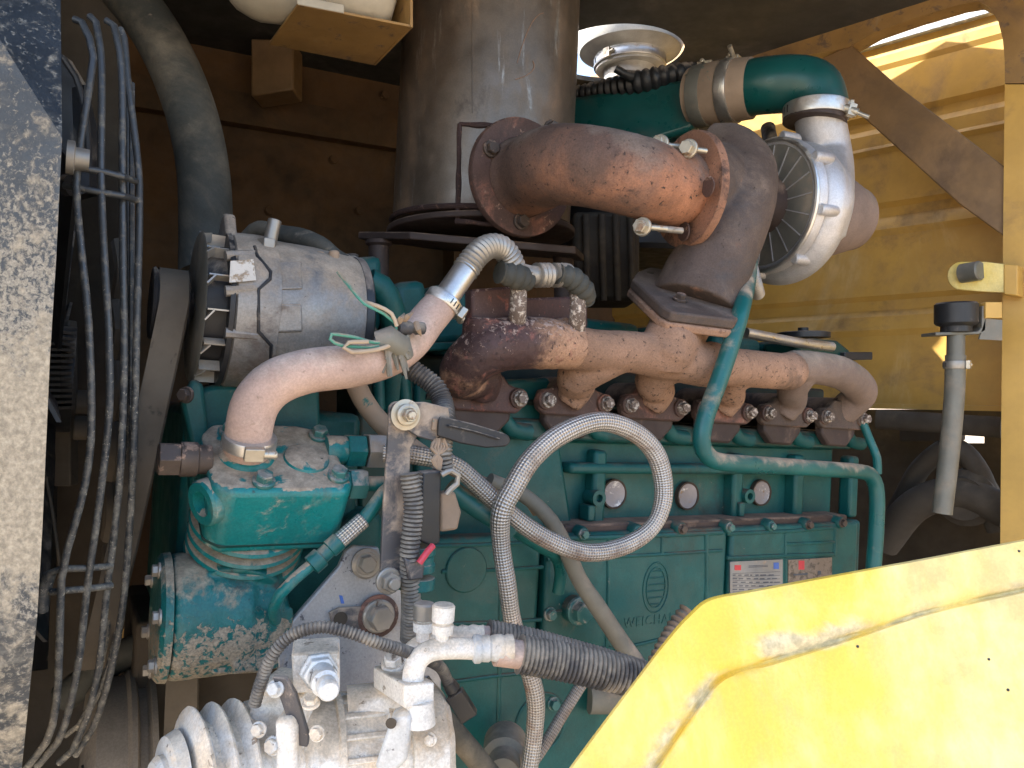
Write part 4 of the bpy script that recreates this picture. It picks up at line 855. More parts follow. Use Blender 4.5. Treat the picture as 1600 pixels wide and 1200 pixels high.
# crankcase
CC = E(362, 955, .075); 
g = G(); g.lathe(CC, U, [(-.062, .05), (-.062, .061), (-.056, .063), (.010, .062), (.016, .058), (.040, .056), (.046, .05)], 48)
g.tube([hp(-.012, -.004, -.142), CC+A_*.02+N*.006], [.047, .052], 32)
g.prism([CC+U*-.005+N*.052-Wv*.05, CC+U*.052+N*.047-Wv*.05, CC+U*.052+N*.052+Wv*.012, CC+U*-.005+N*.058+Wv*.012], -N*.06)
put(g, 'crankcase', M['teal_mud'], ac, fuse=(.0026, 4), disp=(.0022, .012))
g = G(); g.lathe(CC, U, [(-.074, .03), (-.074, .058), (-.070, .063), (-.063, .064), (-.062, .05)], 48); put(g, 'end_cover', M['teal_mud'], ac)
for a in (20, 75, 130, 185, 240, 300): 
    x, y = Wv, N; d = Wv*math.cos(R(a))+N*math.sin(R(a)); bolt(ac, CC-U*.075+d*.054, -U, .012, 'steel_dull')
g = G(); g.prism(polyE([(322, 1040), (430, 1030), (425, 1052), (330, 1057)], .12), -N*.05); put(g, 'mount_foot', M['teal_mud'], ac, bevel=.004)
# thin teal pipe with braided middle, from the right fitting down to the crankcase
fp = thing('compressor_feed_pipe', 'thin teal pipe with a short braided sleeve beside the compressor barrel', 'pipe', E(440, 930, .17))
g = G(); g.tube([E(625, 748, .17), E(600, 770, .17), E(578, 800, .17), E(566, 815, .17)], .0075, 14); put(g, 'upper_pipe', M['teal_pipe'], fp)
g = G(); g.tube([E(568, 812, .17), E(527, 848, .17)], .0085, 16); put(g, 'braided_sleeve', M['braid'], fp)
g = G(); g.lathe(E(530, 845, .17), E(485, 885, .17)-E(530, 845, .17), [(0, .0095), (.012, .0095), (.013, .008), (.022, .008), (.023, .0105), (.035, .0105), (.036, .007)], 20); put(g, 'ferrule', M['teal_pipe'], fp)
g = G(); g.tube([E(492, 878, .17), E(460, 905, .17), E(438, 928, .165), E(428, 950, .15), E(432, 975, .12)], .0058, 14); put(g, 'lower_pipe', M['teal_head'], fp)
# upper gear housing cover to the right of the crankcase
g = G(); g.prism(polyE([(420, 870), (500, 860), (560, 800), (600, 800), (600, 1000), (560, 1060), (450, 1050), (420, 1000)], .055), -N*.06); put(g, 'gear_cover', M['teal'], eng, bevel=.01)
bolt(eng, E(435, 960, .06), N, .013, 'bolt_teal')

# ------------------------------------------------ beige hose + flexible metal tube
bh_ = thing('beige_air_hose', 'dust coated beige rubber hose arching from the teal compressor head', 'hose', E(395, 700, .17))
g = G(); HR = .0215
pts = [hp(-.028, -.005, .006), E(389, 672, .155), E(400, 630, .16), E(430, 598, .165), E(480, 580, .17), E(545, 572, .17), E(600, 560, .165), E(640, 535, .155), E(668, 500, .145), E(690, 475, .14)]
g.tube(pts, [.0225, .022, .0225, .0225, .022, .022, .021, .0205, .020, .0195], 28, .006); put(g, 'rubber_hose', M['beige_hose'], bh_)
clamp(bh_, E(390, 690, .155), A_+Wv*.5, .0235, .012, 'steel', N)
clamp(bh_, E(693, 473, .14), E(705, 455, .14)-E(680, 490, .14), .0205, .012, 'steel', U+N*.5-Wv*.6)
ft = thing('flexible_steel_tube', 'steel tube with a ribbed flexible bend feeding the manifold block', 'pipe', E(745, 430, .12))
g = G(); g.tube([E(685, 482, .14), E(730, 418, .13)], .0145, 24); put(g, 'straight_tube', M['steel'], ft)
g = G(); g.tube([E(727, 422, .13), E(745, 398, .13), E(765, 385, .125), E(785, 388, .12), E(797, 405, .115), E(802, 420, .11)], [.0150, .0142, .0138, .0138, .0145, .015], 24, corr=(.0055, .0012)); put(g, 'ribbed_bend', M['steel_dull'], ft)
g = G(); g.tube([E(800, 425, .11), E(830, 430, .11), E(890, 428, .1)], [.014, .012, .012], 20); put(g, 'cross_tube', M['steel_dull'], ft)
for (px, py) in ((838, 430), (866, 430)): g = G(); g.tube([E(px, py, .11), E(px+22, py, .108)], .0145, 20, corr=(.006, .0012)); put(g, 'ribbed_sleeve', M['steel_dull'], ft)
g = G(); g.tube([E(780, 425, .12), E(808, 432, .118), E(825, 440, .11)], [.013, .0155, .012], 14, corr=(.011, .0012)); g.tube([E(872, 428, .115), E(895, 436, .115), E(912, 455, .11), E(915, 470, .1)], [.012, .0145, .0145, .012], 14, corr=(.011, .0012)); put(g, 'tape_wrap', M['black_hose'], ft)
for (px, py) in ((810, 470), (903, 480)):
    g = G(); g.tube([E(px, py-32, .105), E(px, py+5, .105), E(px-2, py+34, .09)], [.0105, .0105, .0115], 18); put(g, 'riser_tube', M['bolt_chalk'], ft)

# ------------------------------------------------ wires and tape on beige hose
tb = thing('tape_bundle', 'grey tape knot and plug with frayed ends on the beige hose', 'tape', E(620, 540, .18))
g = G()
q = E(618, 535, .182)
for k in range(16):
    a = k*.7; d = (U*math.cos(a)+Wv*math.sin(a)*.8+N*random.uniform(.2, .9)); g.tube([q-d*.003, q+d*.008+U*random.uniform(-.01, .01), q+d*.014+Wv*random.uniform(-.03, -.004)], [.004, .005, .0012], 6)
put(g, 'tape_knot', M['grey_hose'], tb)
g = G(); g.tube([E(588, 533, .185), E(608, 528, .19), E(625, 540, .186), E(635, 556, .178)], [.010, .013, .012, .008], 12); put(g, 'tape_wrap', M['grey_hose'], tb, disp=(.003, .008))
g = G(); g.lathe(E(622, 512, .19), E(660, 513, .185)-E(622, 512, .19), [(0, .005), (.002, .007), (.014, .007), (.015, .0055), (.02, .0055), (.021, .007), (.03, .0065), (.031, .003)], 12); put(g, 'plug', M['conduit'], tb)
g = G()
for (a, b, c2, d2) in ((630, 500, 645, 488), (622, 505, 632, 490), (650, 505, 658, 525)): g.tube([E(a, b, .19), E((a+c2)/2, (b+d2)/2, .197), E(c2, d2, .19)], [.0035, .003, .0008], 6)
put(g, 'frayed_end', M['tan_pipe'], tb)
g = G(); g.tube([E(528, 425, .15), E(548, 450, .17), E(570, 475, .185), E(600, 490, .19), E(618, 505, .19), E(619, 520, .19)], .0018, 8); solo(g, 'green_wire', M['wire_green'], 'thin green wire dropping from the alternator to the tape knot', 'wire')
g = G(); g.tube([E(618, 532, .19), E(585, 535, .195), E(550, 526, .2), E(518, 522, .2), E(516, 530, .2), E(535, 540, .2), E(580, 542, .195), E(605, 536, .19)], .0018, 8, .006); solo(g, 'green_wire', M['wire_green'], 'green wire looped out to the left of the tape knot', 'wire')
g = G(); g.tube([E(620, 535, .195), E(590, 546, .2), E(550, 550, .203), E(537, 543, .203), E(545, 535, .203), E(575, 534, .2)], .0022, 8, .006); solo(g, 'tan_wire', M['wire_tan'], 'dusty tan wire loop lying on the beige hose', 'wire')
g = G(); g.tube([E(570, 472, .18), E(590, 478, .19), E(612, 490, .195), E(620, 510, .195)], .002, 8, .006); solo(g, 'tan_wire', M['wire_tan'], 'tan wire curving above the tape knot', 'wire')

# conduit right of the tape
g = G(); g.tube([E(632, 570, .14), E(655, 585, .15), E(680, 605, .16), E(692, 630, .17), E(695, 660, .19), E(690, 700, .2), E(692, 735, .2)], .0105, 18, corr=(.0042, .0010)); solo(g, 'corrugated_conduit', M['conduit'], 'corrugated conduit passing behind the black lever above the strap', 'conduit', 'corrugated wiring conduits')
# tan coolant pipe behind
g = G(); g.tube([E(552, 590, .06), E(565, 620, .06), E(590, 655, .065), E(630, 690, .07), E(700, 730, .07), E(770, 760, .06), E(820, 775, .05), E(840, 800, .05)], [.012, .012, .012, .0115, .008, .008, .008, .008], 18, .01); solo(g, 'tan_coolant_pipe', M['tan_pipe'], 'mud coated coolant pipe sloping behind the steel strap', 'pipe')

# ------------------------------------------------ strap bracket with lever
sb_ = thing('strap_bracket', 'tall dark steel strap bracket dusted tan with a bolt at its top', 'bracket', E(612, 920, .19))
def rounded(c, r, a0, a1, n=8): return [(c[0]+r*math.cos(R(a)), c[1]+r*math.sin(R(a))) for a in [a0+(a1-a0)*i/n for i in range(n+1)]]
g = G(); g.prism(polyE([(594, 905), (600, 780), (608, 660)]+rounded((622, 641), 14, 180, 270, 5)+[(650, 628), (654, 680), (642, 700), (636, 900), (630, 922), (600, 920)], .200), -N*.005); put(g, 'strap', M['strap'], sb_, bevel=.0012)
g = G(); g.prism(polyE([(628, 629), (664, 628), (701, 637), (703, 650), (692, 678), (680, 690), (652, 682), (630, 668)], .206), -N*.005); put(g, 'top_plate', M['strap'], sb_, bevel=.0012)
q = E(633, 648, .207); g = G(); g.lathe(q, N, [(0, .0155), (.002, .0155), (.0025, .011), (.008, .011), (.009, .009)], 28); put(g, 'washer', M['zinc'], sb_); bolt(sb_, q+N*.008, N, .0145, 'zinc', True)
lv = thing('latch_lever', 'flat black latch lever with a rounded tip pointing right', 'lever', E(700, 668, .21))
g = G(); g.prism(polyE([(686, 655), (690, 650), (740, 662), (786, 676)]+rounded((788, 688), 10, -70, 80, 6)+[(760, 700), (720, 693), (684, 681)], .214), -N*.004); put(g, 'lever_blade', M['black_metal'], lv, bevel=.0015)
g = G(); g.tube([E(700, 665, .216), E(740, 674, .216), E(780, 686, .216)], .0012, 6); put(g, 'lever_crease', M['black_metal'], lv)
g = G(); g.prism(polyE([(677, 654), (684, 655), (682, 672), (675, 671)], .2095), -N*.002); put(g, 'lever_slot', M['tan_pipe'], lv)
# lower clamp block of strap
bolt(sb_, E(608, 908, .205), N, .020, 'steel_dull', True)
g = G(); g.lathe(E(650, 893, .195), Wv*1-U*.05, [(0, .019), (.008, .0195), (.009, .018), (.016, .018), (.017, .0195), (.026, .019)], 28); g.lathe(E(650, 920, .195), Wv, [(0, .0185), (.012, .0190)], 28); g.prism(polyE([(605, 893), (640, 890), (640, 920), (605, 925)], .2), -N*.008); put(g, 'hose_grip', M['teal_mud'], sb_, bevel=.001)
# relay / harness pieces
hb = thing('wiring_harness', 'dusty black relay blocks and bound wires hanging beside the strap', 'wiring', E(670, 860, .21))
g = G(); g.prism(polyE([(661, 738), (690, 735), (688, 848), (676, 855), (654, 845)], .215), -N*.018); put(g, 'relay_block', M['black_plastic'], hb, bevel=.002)
g = G(); g.prism(polyE([(688, 770), (712, 768), (722, 800), (716, 828), (688, 832)], .21), -N*.016); put(g, 'relay_block', M['tan_pipe'], hb, bevel=.003, label='tan dusted relay block')
g = G()
for k in range(6): g.tube([E(682+k*2.2, 685, .205+.002*(k % 3)), E(674+k*5, 700, .21), E(690-k*3, 718, .212), E(684+k*2, 742, .21)], .0017, 6, .006)
put(g, 'wire_twist', M['tan_pipe'], hb)
g = G(); g.tube([E(640, 740, .215), E(646, 790, .216), E(642, 840, .215), E(640, 880, .212), E(642, 940, .20), E(640, 1000, .18)], .0092, 16, corr=(.0042, .001)); put(g, 'harness_conduit', M['conduit'], hb)
g = G(); g.prism(polyE([(632, 872), (664, 880), (662, 905), (640, 908)], .222), -N*.012); put(g, 'conduit_wrap', M['strap'], hb, bevel=.002)
g = G(); g.tube([E(655, 880, .225), E(668, 862, .226), E(676, 853, .222)], .0035, 8); put(g, 'red_lead', M['red_wire'], hb, label='pinkish red lead')
g = G(); g.tube([E(690, 742, .22), E(705, 735, .222), E(716, 742, .222), E(714, 756, .222), E(704, 765, .222), E(698, 772, .22)], .003, 8, .005); put(g, 'wire_clip', M['steel_dull'], hb)
# second thin corrugated section left of relay
g = G(); g.tube([E(655, 740, .21), E(652, 790, .215), E(650, 850, .215)], .004, 10, corr=(.004, .0008)); put(g, 'harness_conduit', M['conduit'], hb)

# ------------------------------------------------ braided hoses
g = G()
HV = random.Random(4)
LP = [E(600, 706, .13), E(650, 710, .14), E(705, 728, .15), (E(755, 762, .155)), E(805, 806, .16), E(855, 846, .165), E(915, 862, .17), E(975, 855, .175), E(1018, 822, .18), E(1036, 770, .18), E(1026, 715, .18), E(990, 675, .18), E(935, 661, .18), E(875, 678, .18), E(830, 715, .182), E(803, 760, .184), E(786, 800, .18), E(783, 850, .17), E(789, 910, .165), E(803, 970, .16), E(822, 1030, .155), E(836, 1085, .155), E(838, 1140, .15), E(824, 1215, .15)]
LP = [p+V((HV.uniform(-.0022, .0022), HV.uniform(-.002, .002), HV.uniform(-.0022, .0022))) for p in LP]
g.tube(LP, [q*HV.uniform(.96, 1.05) for q in [.0105]*9+[.0118]*8+[.0105]*7], 20, .006)
solo(g, 'braided_hose', M['braid'], 'long braided steel hose making one big loop in front of the engine', 'hose')
g = G(); g.tube([E(700, 760, .13), E(740, 790, .14), E(775, 812, .15), E(800, 826, .15)], [.0105, .0115, .0115, .010], 18); t = thing('oil_line', 'teal painted oil line meeting the braided hose crossing', 'pipe', E(760, 810, .14)); put(g, 'line_tube', M['teal_pipe'], t)
g = G(); g.lathe(E(770, 808, .15), E(800, 826, .15)-E(770, 808, .15), [(0, .013), (.018, .0145), (.03, .013)], 6); put(g, 'hex_union', M['bolt_teal'], t)
g = G(); g.tube([E(795, 822, .14), E(840, 850, .11), E(868, 868, .07), E(876, 895, .05), E(872, 925, .04)], .0085, 16); put(g, 'line_tail', M['teal_pipe'], t)
# thin braided hose bottom
g = G(); g.tube([E(925, 1045, .12), E(905, 1075, .12), E(880, 1115, .12), E(850, 1165, .125), E(815, 1215, .13)], .0072, 16, .006); solo(g, 'thin_braided_hose', M['braid_dull'], 'thin braided hose slanting down to the bottom edge beside the thicker one', 'hose')
# grey drain hose
g = G(); g.tube([E(765, 750, .08), E(820, 775, .08), E(862, 815, .085), E(885, 860, .09), E(905, 905, .09), E(935, 950, .09), E(968, 1000, .09), E(1000, 1045, .1), E(1040, 1100, .1)], [.009, .0095, .010, .011, .011, .012, .0125, .013, .013], 18, .01); solo(g, 'grey_hose', M['grey_hose'], 'grey rubber hose slanting down across the teal side covers', 'hose')
g = G(); g.tube([E(1075, 955, .10), E(1058, 978, .1), E(1040, 1010, .11), E(1020, 1050, .12)], .012, 16, corr=(.01, .002)); solo(g, 'wrapped_hose', M['tan_pipe'], 'brown wrapped hose disappearing behind the corner of the yellow door', 'hose')
# bent teal pipe
bp2 = thing('bent_teal_pipe', 'teal pipe dropping from the turbocharger and bending right along the block', 'pipe', E(1110, 720, .11))
g = G(); g.tube([E(1172, 400, .02), E(1168, 440, .08), E(1158, 485, .12), E(1145, 530, .13), E(1125, 590, .13), E(1103, 650, .13), E(1096, 690, .13), E(1106, 712, .13), E(1128, 722, .13), E(1200, 727, .12), E(1290, 733, .11), E(1345, 737, .1), E(1362, 745, .1), E(1370, 770, .1), E(1369, 830, .1), E(1364, 900, .1), E(1362, 960, .1)], .0125, 22, .008); put(g, 'pipe_run', M['teal_pipe'], bp2)
g = G(); g.tube([E(1172, 415, .04), E(1180, 445, .02), E(1184, 460, .0)], .011, 16, corr=(.005, .001)); put(g, 'ribbed_joint', M['steel_dull'], bp2)
g = G(); g.tube([E(1348, 660, .02), E(1360, 690, .03), E(1370, 715, .04), E(1371, 740, .04)], .0075, 14); solo(g, 'short_teal_pipe', M['teal_pipe'], 'short thin teal pipe below the rear end of the manifold', 'pipe')
g = G(); g.tube([E(1165, 520, -.02), E(1250, 536, -.02), E(1300, 542, -.02)], .009, 14); solo(g, 'steel_fuel_line', M['steel'], 'bright straight steel line behind the rear of the manifold', 'pipe')
g = G(); t = thing('rear_head_clutter', 'dark teal housing and cap above the rear end of the manifold', 'housing', E(1290, 550, -.05)); g.prism(polyE([(1245, 535), (1270, 528), (1310, 532), (1330, 548), (1330, 562), (1250, 556)], -.02), -N*.08); put(g, 'rear_housing', M['teal_dark'], t, bevel=.006)
g = G(); g.prism(polyE([(1320, 550), (1364, 550), (1364, 562), (1320, 563)], -.01), -N*.03); put(g, 'side_arm', M['black_metal'], t, bevel=.002)
g = G(); g.lathe(E(1255, 528, -.1), (0, 0, 1), [(0, .05), (.01, .05), (.012, .04), (.014, .01), (.02, .01)], 28); put(g, 'oil_cap', M['black_plastic'], t)

# ------------------------------------------------ grey mounting plate of the A/C compressor
mpl = thing('mounting_plate', 'scuffed grey steel mounting plate behind the white compressor', 'bracket', E(560, 1090, .10))
g = G(); g.prism(polyE([(540, 862), (552, 853), (592, 855), (600, 890), (650, 930), (690, 960), (690, 1120), (560, 1120), (470, 1085), (436, 1050), (432, 1010), (448, 980), (530, 885)], .125), -N*.009); put(g, 'plate', M['plate_grey'], mpl, bevel=.002)
g = G(); g.lathe(E(572, 880, .127), N, [(0, .0165), (.003, .0165), (.005, .014)], 28); put(g, 'washer', M['steel_dull'], mpl); bolt(mpl, E(572, 880, .132), N, .019, 'steel_dull')
g = G(); g.lathe(E(590, 962, .128), N, [(0, .023), (.003, .023), (.006, .018)], 28); put(g, 'washer', M['rust_dark'], mpl); bolt(mpl, E(592, 963, .136), N, .027, 'steel_dull')
g = G(); g.prism(polyE([(515, 958), (530, 950), (570, 948), (590, 952), (588, 984), (545, 984), (520, 978)], .131), -N*.005); pl3 = put(g, 'slotted_ear', M['strap'], mpl, bevel=.001)
g = G(); g.lathe(E(532, 967, .1313), N, [(0, .0075), (.0006, .0075)], 20); put(g, 'ear_hole', M['cavity'], pl3)
for (a, b) in ((530, 930), (480, 1000)): g = G(); g.prism(polyE([(a, b), (a+5, b+1), (a+8, b+13), (a+3, b+13)], .1258), -N*.001); put(g, 'paint_tick', M['blue'], mpl)

# ------------------------------------------------ A/C compressor
a2 = thing('aircon_compressor', 'chalky white dust covered air conditioning compressor with a two-groove pulley', 'compressor', E(500, 1230, .2))
XA = V((math.cos(R(38)), math.sin(R(38)), -.06)).normalized()
CP = P(372, 1208, .655)
def pa(t, r=0): return (t, r)
g = G(); g.lathe(CP, XA, [(-.060, .010), (-.060, .034), (-.058, .041), (-.049, .045), (-.047, .030)], 56); put(g, 'clutch_plate', M['chalk_grey'], a2)
g = G(); g.lathe(CP, XA, [(-.068, .006), (-.068, .024), (-.064, .028), (-.057, .028)], 40); put(g, 'clutch_hub', M['chalk_grey'], a2)
pr = []
for t0 in (-.044, -.026, -.008): pr += [(t0, .047), (t0+.0045, .0595), (t0+.006, .0608), (t0+.0078, .0598), (t0+.0135, .047)]
g = G(); g.lathe(CP, XA, [(-.046, .03)]+pr+[(.012, .047), (.012, .03)], 80); put(g, 'grooved_pulley', M['chalk'], a2, disp=(.0014, .01))
# body
XB = V((.93, .36, -.05)).normalized(); CB = P(470, 1190, .69)
g = G(); g.lathe(CB, XB, [(-.052, .04), (-.050, .055), (-.034, .057), (-.033, .060), (-.012, .060), (-.011, .054), (.026, .054), (.027, .0582), (.032, .0582), (.033, .0535), (.070, .054), (.071, .060), (.0855, .060), (.086, .0565), (.089, .0565), (.0895, .060), (.122, .059), (.13, .05), (.132, .03)], 72)
put(g, 'compressor_body', M['chalk'], a2, disp=(.0024, .022))
g = G(); g.lathe(CP, XA, [(.012, .05), (.016, .057), (.036, .058), (.04, .05)], 48); g.prism([P(388, 1085, .66), P(402, 1074, .66), P(440, 1078, .65), P(462, 1100, .64), P(462, 1240, .64), P(392, 1240, .64)], V((.006, .05, 0))); put(g, 'front_housing', M['chalk'], a2, fuse=(.0024, 3), disp=(.0022, .02))
x, y = perp(XB)
for k in range(18):
    a = 2*math.pi*k/18; d = x*math.cos(a)+y*math.sin(a)
    if d.y > .3: continue
    g = G(); g.box(frame(CB+XB*.050+d*.0535, XB, XB.cross(d), d), .036, .005, .006); put(g, 'body_rib', M['chalk'], a2, bevel=.0012)
    if k % 3 == 0: bolt(a2, CB+XB*.0915+d*.056+d*.004, d, .009, 'chalk')
g = G(); g.tube([P(545, 1104, .70), P(590, 1098, .705), P(650, 1100, .71)], .018, 20); put(g, 'discharge_boss', M['chalk'], a2, disp=(.002, .02))
g = G(); g.prism([P(612, 1120, .635), P(637, 1112, .635), P(643, 1125, .635), P(636, 1190, .635), P(600, 1225, .635), P(585, 1200, .635)], V((0, .02, 0))); lg = put(g, 'mount_lug', M['chalk_grey'], a2, bevel=.004, seg=3)
g = G(); g.lathe(P(611, 1130, .632), (0, -1, 0), [(0, .0045), (.0006, .0045)], 16); put(g, 'lug_hole', M['cavity'], lg)
g = G(); g.prism([P(428, 1125, .62), P(455, 1122, .62), P(462, 1140, .62), P(462, 1225, .62), P(430, 1225, .62)], V((0, .03, 0))); put(g, 'front_lug', M['chalk'], a2, bevel=.005, seg=3)
for (px, py, sz, m) in ((404, 1140, .010, 'chalk_grey'), (427, 1165, .012, 'chalk_grey'), (495, 1146, .010, 'chalk'), (672, 1155, .009, 'chalk'), (486, 1098, .011, 'chalk'), (430, 1076, .011, 'chalk_grey')):
    bolt(a2, P(px, py, .625 if px < 600 else .66), (-.2, -1, .25) if px != 486 else (0, -.3, 1), sz, m)
g = G(); g.prism([P(425, 1058, .625), P(447, 1060, .625), P(462, 1085, .625), P(482, 1150, .63), P(480, 1168, .63), P(462, 1165, .63), P(440, 1100, .625)], V((0, .006, 0))); put(g, 'grey_strap', M['strap'], a2, bevel=.001, label='small dark strap bracket on the compressor nose')
# tensioner block with bolt
tbk = thing('belt_tensioner_block', 'white dust covered square block with a long bolt and nut', 'tensioner', P(490, 1085, .64))
g = G(); g.prism([P(455, 1022, .650), P(530, 1018, .655), P(531, 1079, .655), P(458, 1085, .650)], V((-.006, .028, .004))); put(g, 'block', M['chalk'], tbk, bevel=.002)
q = P(497, 1046, .648); bd = V((.42, -.9, -.05)).normalized()
g = G(); g.lathe(q, bd, [(0, .0165), (.004, .0165), (.005, .014), (.012, .0145), (.013, .012)], 6); put(g, 'nut', M['chalk_grey'], tbk, bevel=.001)
g = G(); g.lathe(q+bd*.01, bd, [(0, .0105), (.002, .0112), (.020, .0112), (.022, .0085), (.034, .0085), (.036, .007)], 24); put(g, 'bolt_shank', M['chalk_grey'], tbk)
# port block and aluminium pipe elbow, service valves
pbk = thing('aircon_pipe', 'white aluminium pipe elbow clamped in a square block with two capped service valves', 'pipe', P(640, 1095, .66))
g = G(); g.prism([P(583, 1052, .70), P(612, 1030, .72), P(678, 1062, .66), P(676, 1092, .655), P(631, 1098, .64), P(583, 1062, .68)], V((0, 0, 0))+V((0, .012, .0))) if False else None
g = G(); g.prism([P(583, 1040, .70), P(632, 1070, .635), P(679, 1066, .650), P(633, 1036, .72)], V((0, 0, -.020))); put(g, 'port_block', M['chalk'], pbk, bevel=.0018)
g = G(); g.lathe(P(655, 1094, .65), (0, 0, -1), [(0, .012), (.02, .014)], 24); put(g, 'port_neck', M['chalk'], pbk)
g = G(); g.tube([P(645, 1078, .655), P(646, 1052, .655), P(654, 1030, .658), P(675, 1016, .662), P(710, 1013, .668), P(745, 1014, .675)], .0092, 22, .004); put(g, 'front_pipe', M['chalk'], pbk)
g = G(); g.lathe(P(738, 1014, .674), V((1, .2, -.03)), [(0, .010), (.002, .0125), (.006, .0125), (.008, .0112), (.014, .0118), (.016, .0105), (.02, .0118), (.026, .0118), (.028, .0105), (.032, .0118), (.036, .0115)], 28); put(g, 'crimp_sleeve', M['chalk_grey'], pbk)
g = G(); g.tube([P(632, 1050, .70), P(640, 1020, .70), P(665, 1003, .705), P(700, 998, .71), P(720, 996, .715)], .0080, 20, .004); put(g, 'rear_pipe', M['chalk'], pbk)
g = G(); g.lathe(P(702, 996, .71), V((1, .15, 0)), [(0, .009), (.003, .011), (.008, .0095), (.012, .011), (.018, .0095), (.022, .011), (.028, .0095), (.032, .010)], 24); put(g, 'crimp_sleeve', M['chalk'], pbk)
for (px, py, d, mm) in ((662, 985, .70, 'steel_dull'), (692, 990, .665, 'chalk')):
    b = P(px-2, py+16, d); g = G(); g.lathe(b, (.06, 0, 1), [(0, .006), (.008, .006), (.009, .009), (.017, .0095), (.018, .007), (.020, .007)], 20); vv = put(g, 'service_valve', M['chalk'], pbk)
    g = G(); g.lathe(b+V((.001, 0, .019)), (.06, 0, 1), [(0, .008), (.001, .0098), (.014, .0100), (.0155, .0085)], 12); put(g, 'valve_cap', M[mm], vv)
bolt(pbk, P(614, 1036, .69), (0, -.4, 1), .016, 'chalk')
# A/C hoses with spiral guard
ah = thing('aircon_hose', 'thick black spiral-wrapped hose running right from the white pipe', 'hose', P(860, 1060, .72))
g = G(); g.tube([P(775, 1018, .68), P(805, 1022, .685), P(830, 1024, .69)], .0125, 22); put(g, 'hose_end', M['beige_hose'], ah)
g = G(); g.tube([P(812, 1022, .688), P(870, 1032, .695), P(930, 1045, .70), P(1000, 1062, .71), P(1080, 1085, .72)], [.0165, .0165, .0165, .0165, .0165], 26, corr=(.0042, .0011)); put(g, 'spiral_guard', M['conduit'], ah)
ah = thing('aircon_hose', 'second ribbed hose lying just above and behind the thick wrapped one', 'hose', P(800, 1000, .74))
g = G(); g.tube([P(735, 993, .72), P(765, 994, .73)], .0095, 18); put(g, 'hose_end', M['beige_hose'], ah)
g = G(); g.tube([P(762, 990, .73), P(830, 1003, .74), P(900, 1022, .75), P(970, 1042, .76), P(1050, 1068, .77)], .0125, 22, corr=(.0040, .001)); put(g, 'spiral_guard', M['conduit'], ah)
# thin conduit arching over
cd = thing('arched_conduit', 'thin corrugated conduit arching over the white block to a small connector', 'conduit', P(400, 1100, .63), 'corrugated wiring conduits')
g = G(); g.tube([P(398, 1100, .64), P(408, 1065, .635), P(425, 1025, .63), P(455, 993, .63), P(500, 980, .63), P(545, 988, .635), P(590, 1004, .64), P(640, 1020, .66), P(685, 1040, .70), P(700, 1065, .72)], .0048, 14, corr=(.0032, .0007)); put(g, 'conduit_tube', M['conduit'], cd)
g = G(); g.lathe(P(700, 1065, .72), P(735, 1120, .73)-P(700, 1065, .72), [(0, .006), (.01, .0075), (.012, .006)], 14); g.box(frame(P(722, 1102, .725), (P(735, 1120, .73)-P(700, 1065, .72)).normalized(), V((.84, 0, .54)), V((0, -1, 0))), .03, .017, .012); put(g, 'connector', M['black_plastic'], cd, bevel=.001)
# lower dark hose
g = G(); g.tube([E(655, 1065, .12), E(690, 1120, .13), E(740, 1180, .14), E(780, 1230, .15)], .013, 18); solo(g, 'lower_dark_hose', M['black_hose'], 'dark dusty hose slanting down right of the white compressor', 'hose')

# ------------------------------------------------ big coolant hose at the top left
g = G(); g.tube([P(150, -60, 1.25), P(215, 10, 1.22), P(265, 90, 1.2), P(300, 180, 1.18), P(318, 270, 1.16), P(322, 360, 1.14), P(322, 430, 1.12)], [.038]*7, 32, .01); 
solo(g, 'large_coolant_hose', M['black_hose'], 'large dusty grey green coolant hose curving down behind the alternator', 'hose')
# expansion tank on tray (a level plate seen from below: its far edge is the lower one in the picture)
ZT = .52
def T_(px, py, z=ZT): d = z*F/(600-py); return P(px, py, d)
t = thing('tank_tray', 'ochre steel tray carrying the off-white coolant tank', 'tray', T_(530, 60))
cs = [T_(465, 8), T_(641, 42), T_(583, 102), T_(420, 70)]
g = G(); g.prism(cs, V((0, 0, .004))); put(g, 'tray_floor', M['ochre'], t, bevel=.001)
g = G(); g.prism([cs[1], cs[2], cs[2]+V((0, 0, .10)), cs[1]+V((0, 0, .16))], V((.004, 0.002, 0))); put(g, 'tray_side', M['ochre'], t, bevel=.001)
g = G(); g.prism([cs[0]-V((0, .003, 0)), cs[0]*.6+cs[1]*.4-V((0, .003, 0)), cs[0]*.6+cs[1]*.4+V((0, -.003, .012)), cs[0]+V((0, -.003, .012))], V((0, .003, 0))); put(g, 'tray_lip', M['tank'], t, bevel=.001)
t = thing('expansion_tank', 'stained off-white coolant tank at the top edge', 'tank', V((-.26, 1.13, ZT+.004)))
ta = V((-.375, 1.10, ZT+.071)); tb2 = V((-.185, 1.145, ZT+.071)); td = (tb2-ta).normalized()
g = G(); g.lathe(ta, td, [(-.045, .01), (-.04, .03), (-.02, .052), (.0, .062), (.012, .0655), (.10, .066), (.17, .0655), (.185, .062), (.2, .048), (.208, .02)], 40); put(g, 'tank_body', M['tank'], t)
g = G(); g.lathe(ta, td, [(.09, .066), (.092, .0685), (.1, .0685), (.102, .066)], 40, cap=False); put(g, 'tank_seam', M['tank'], t)

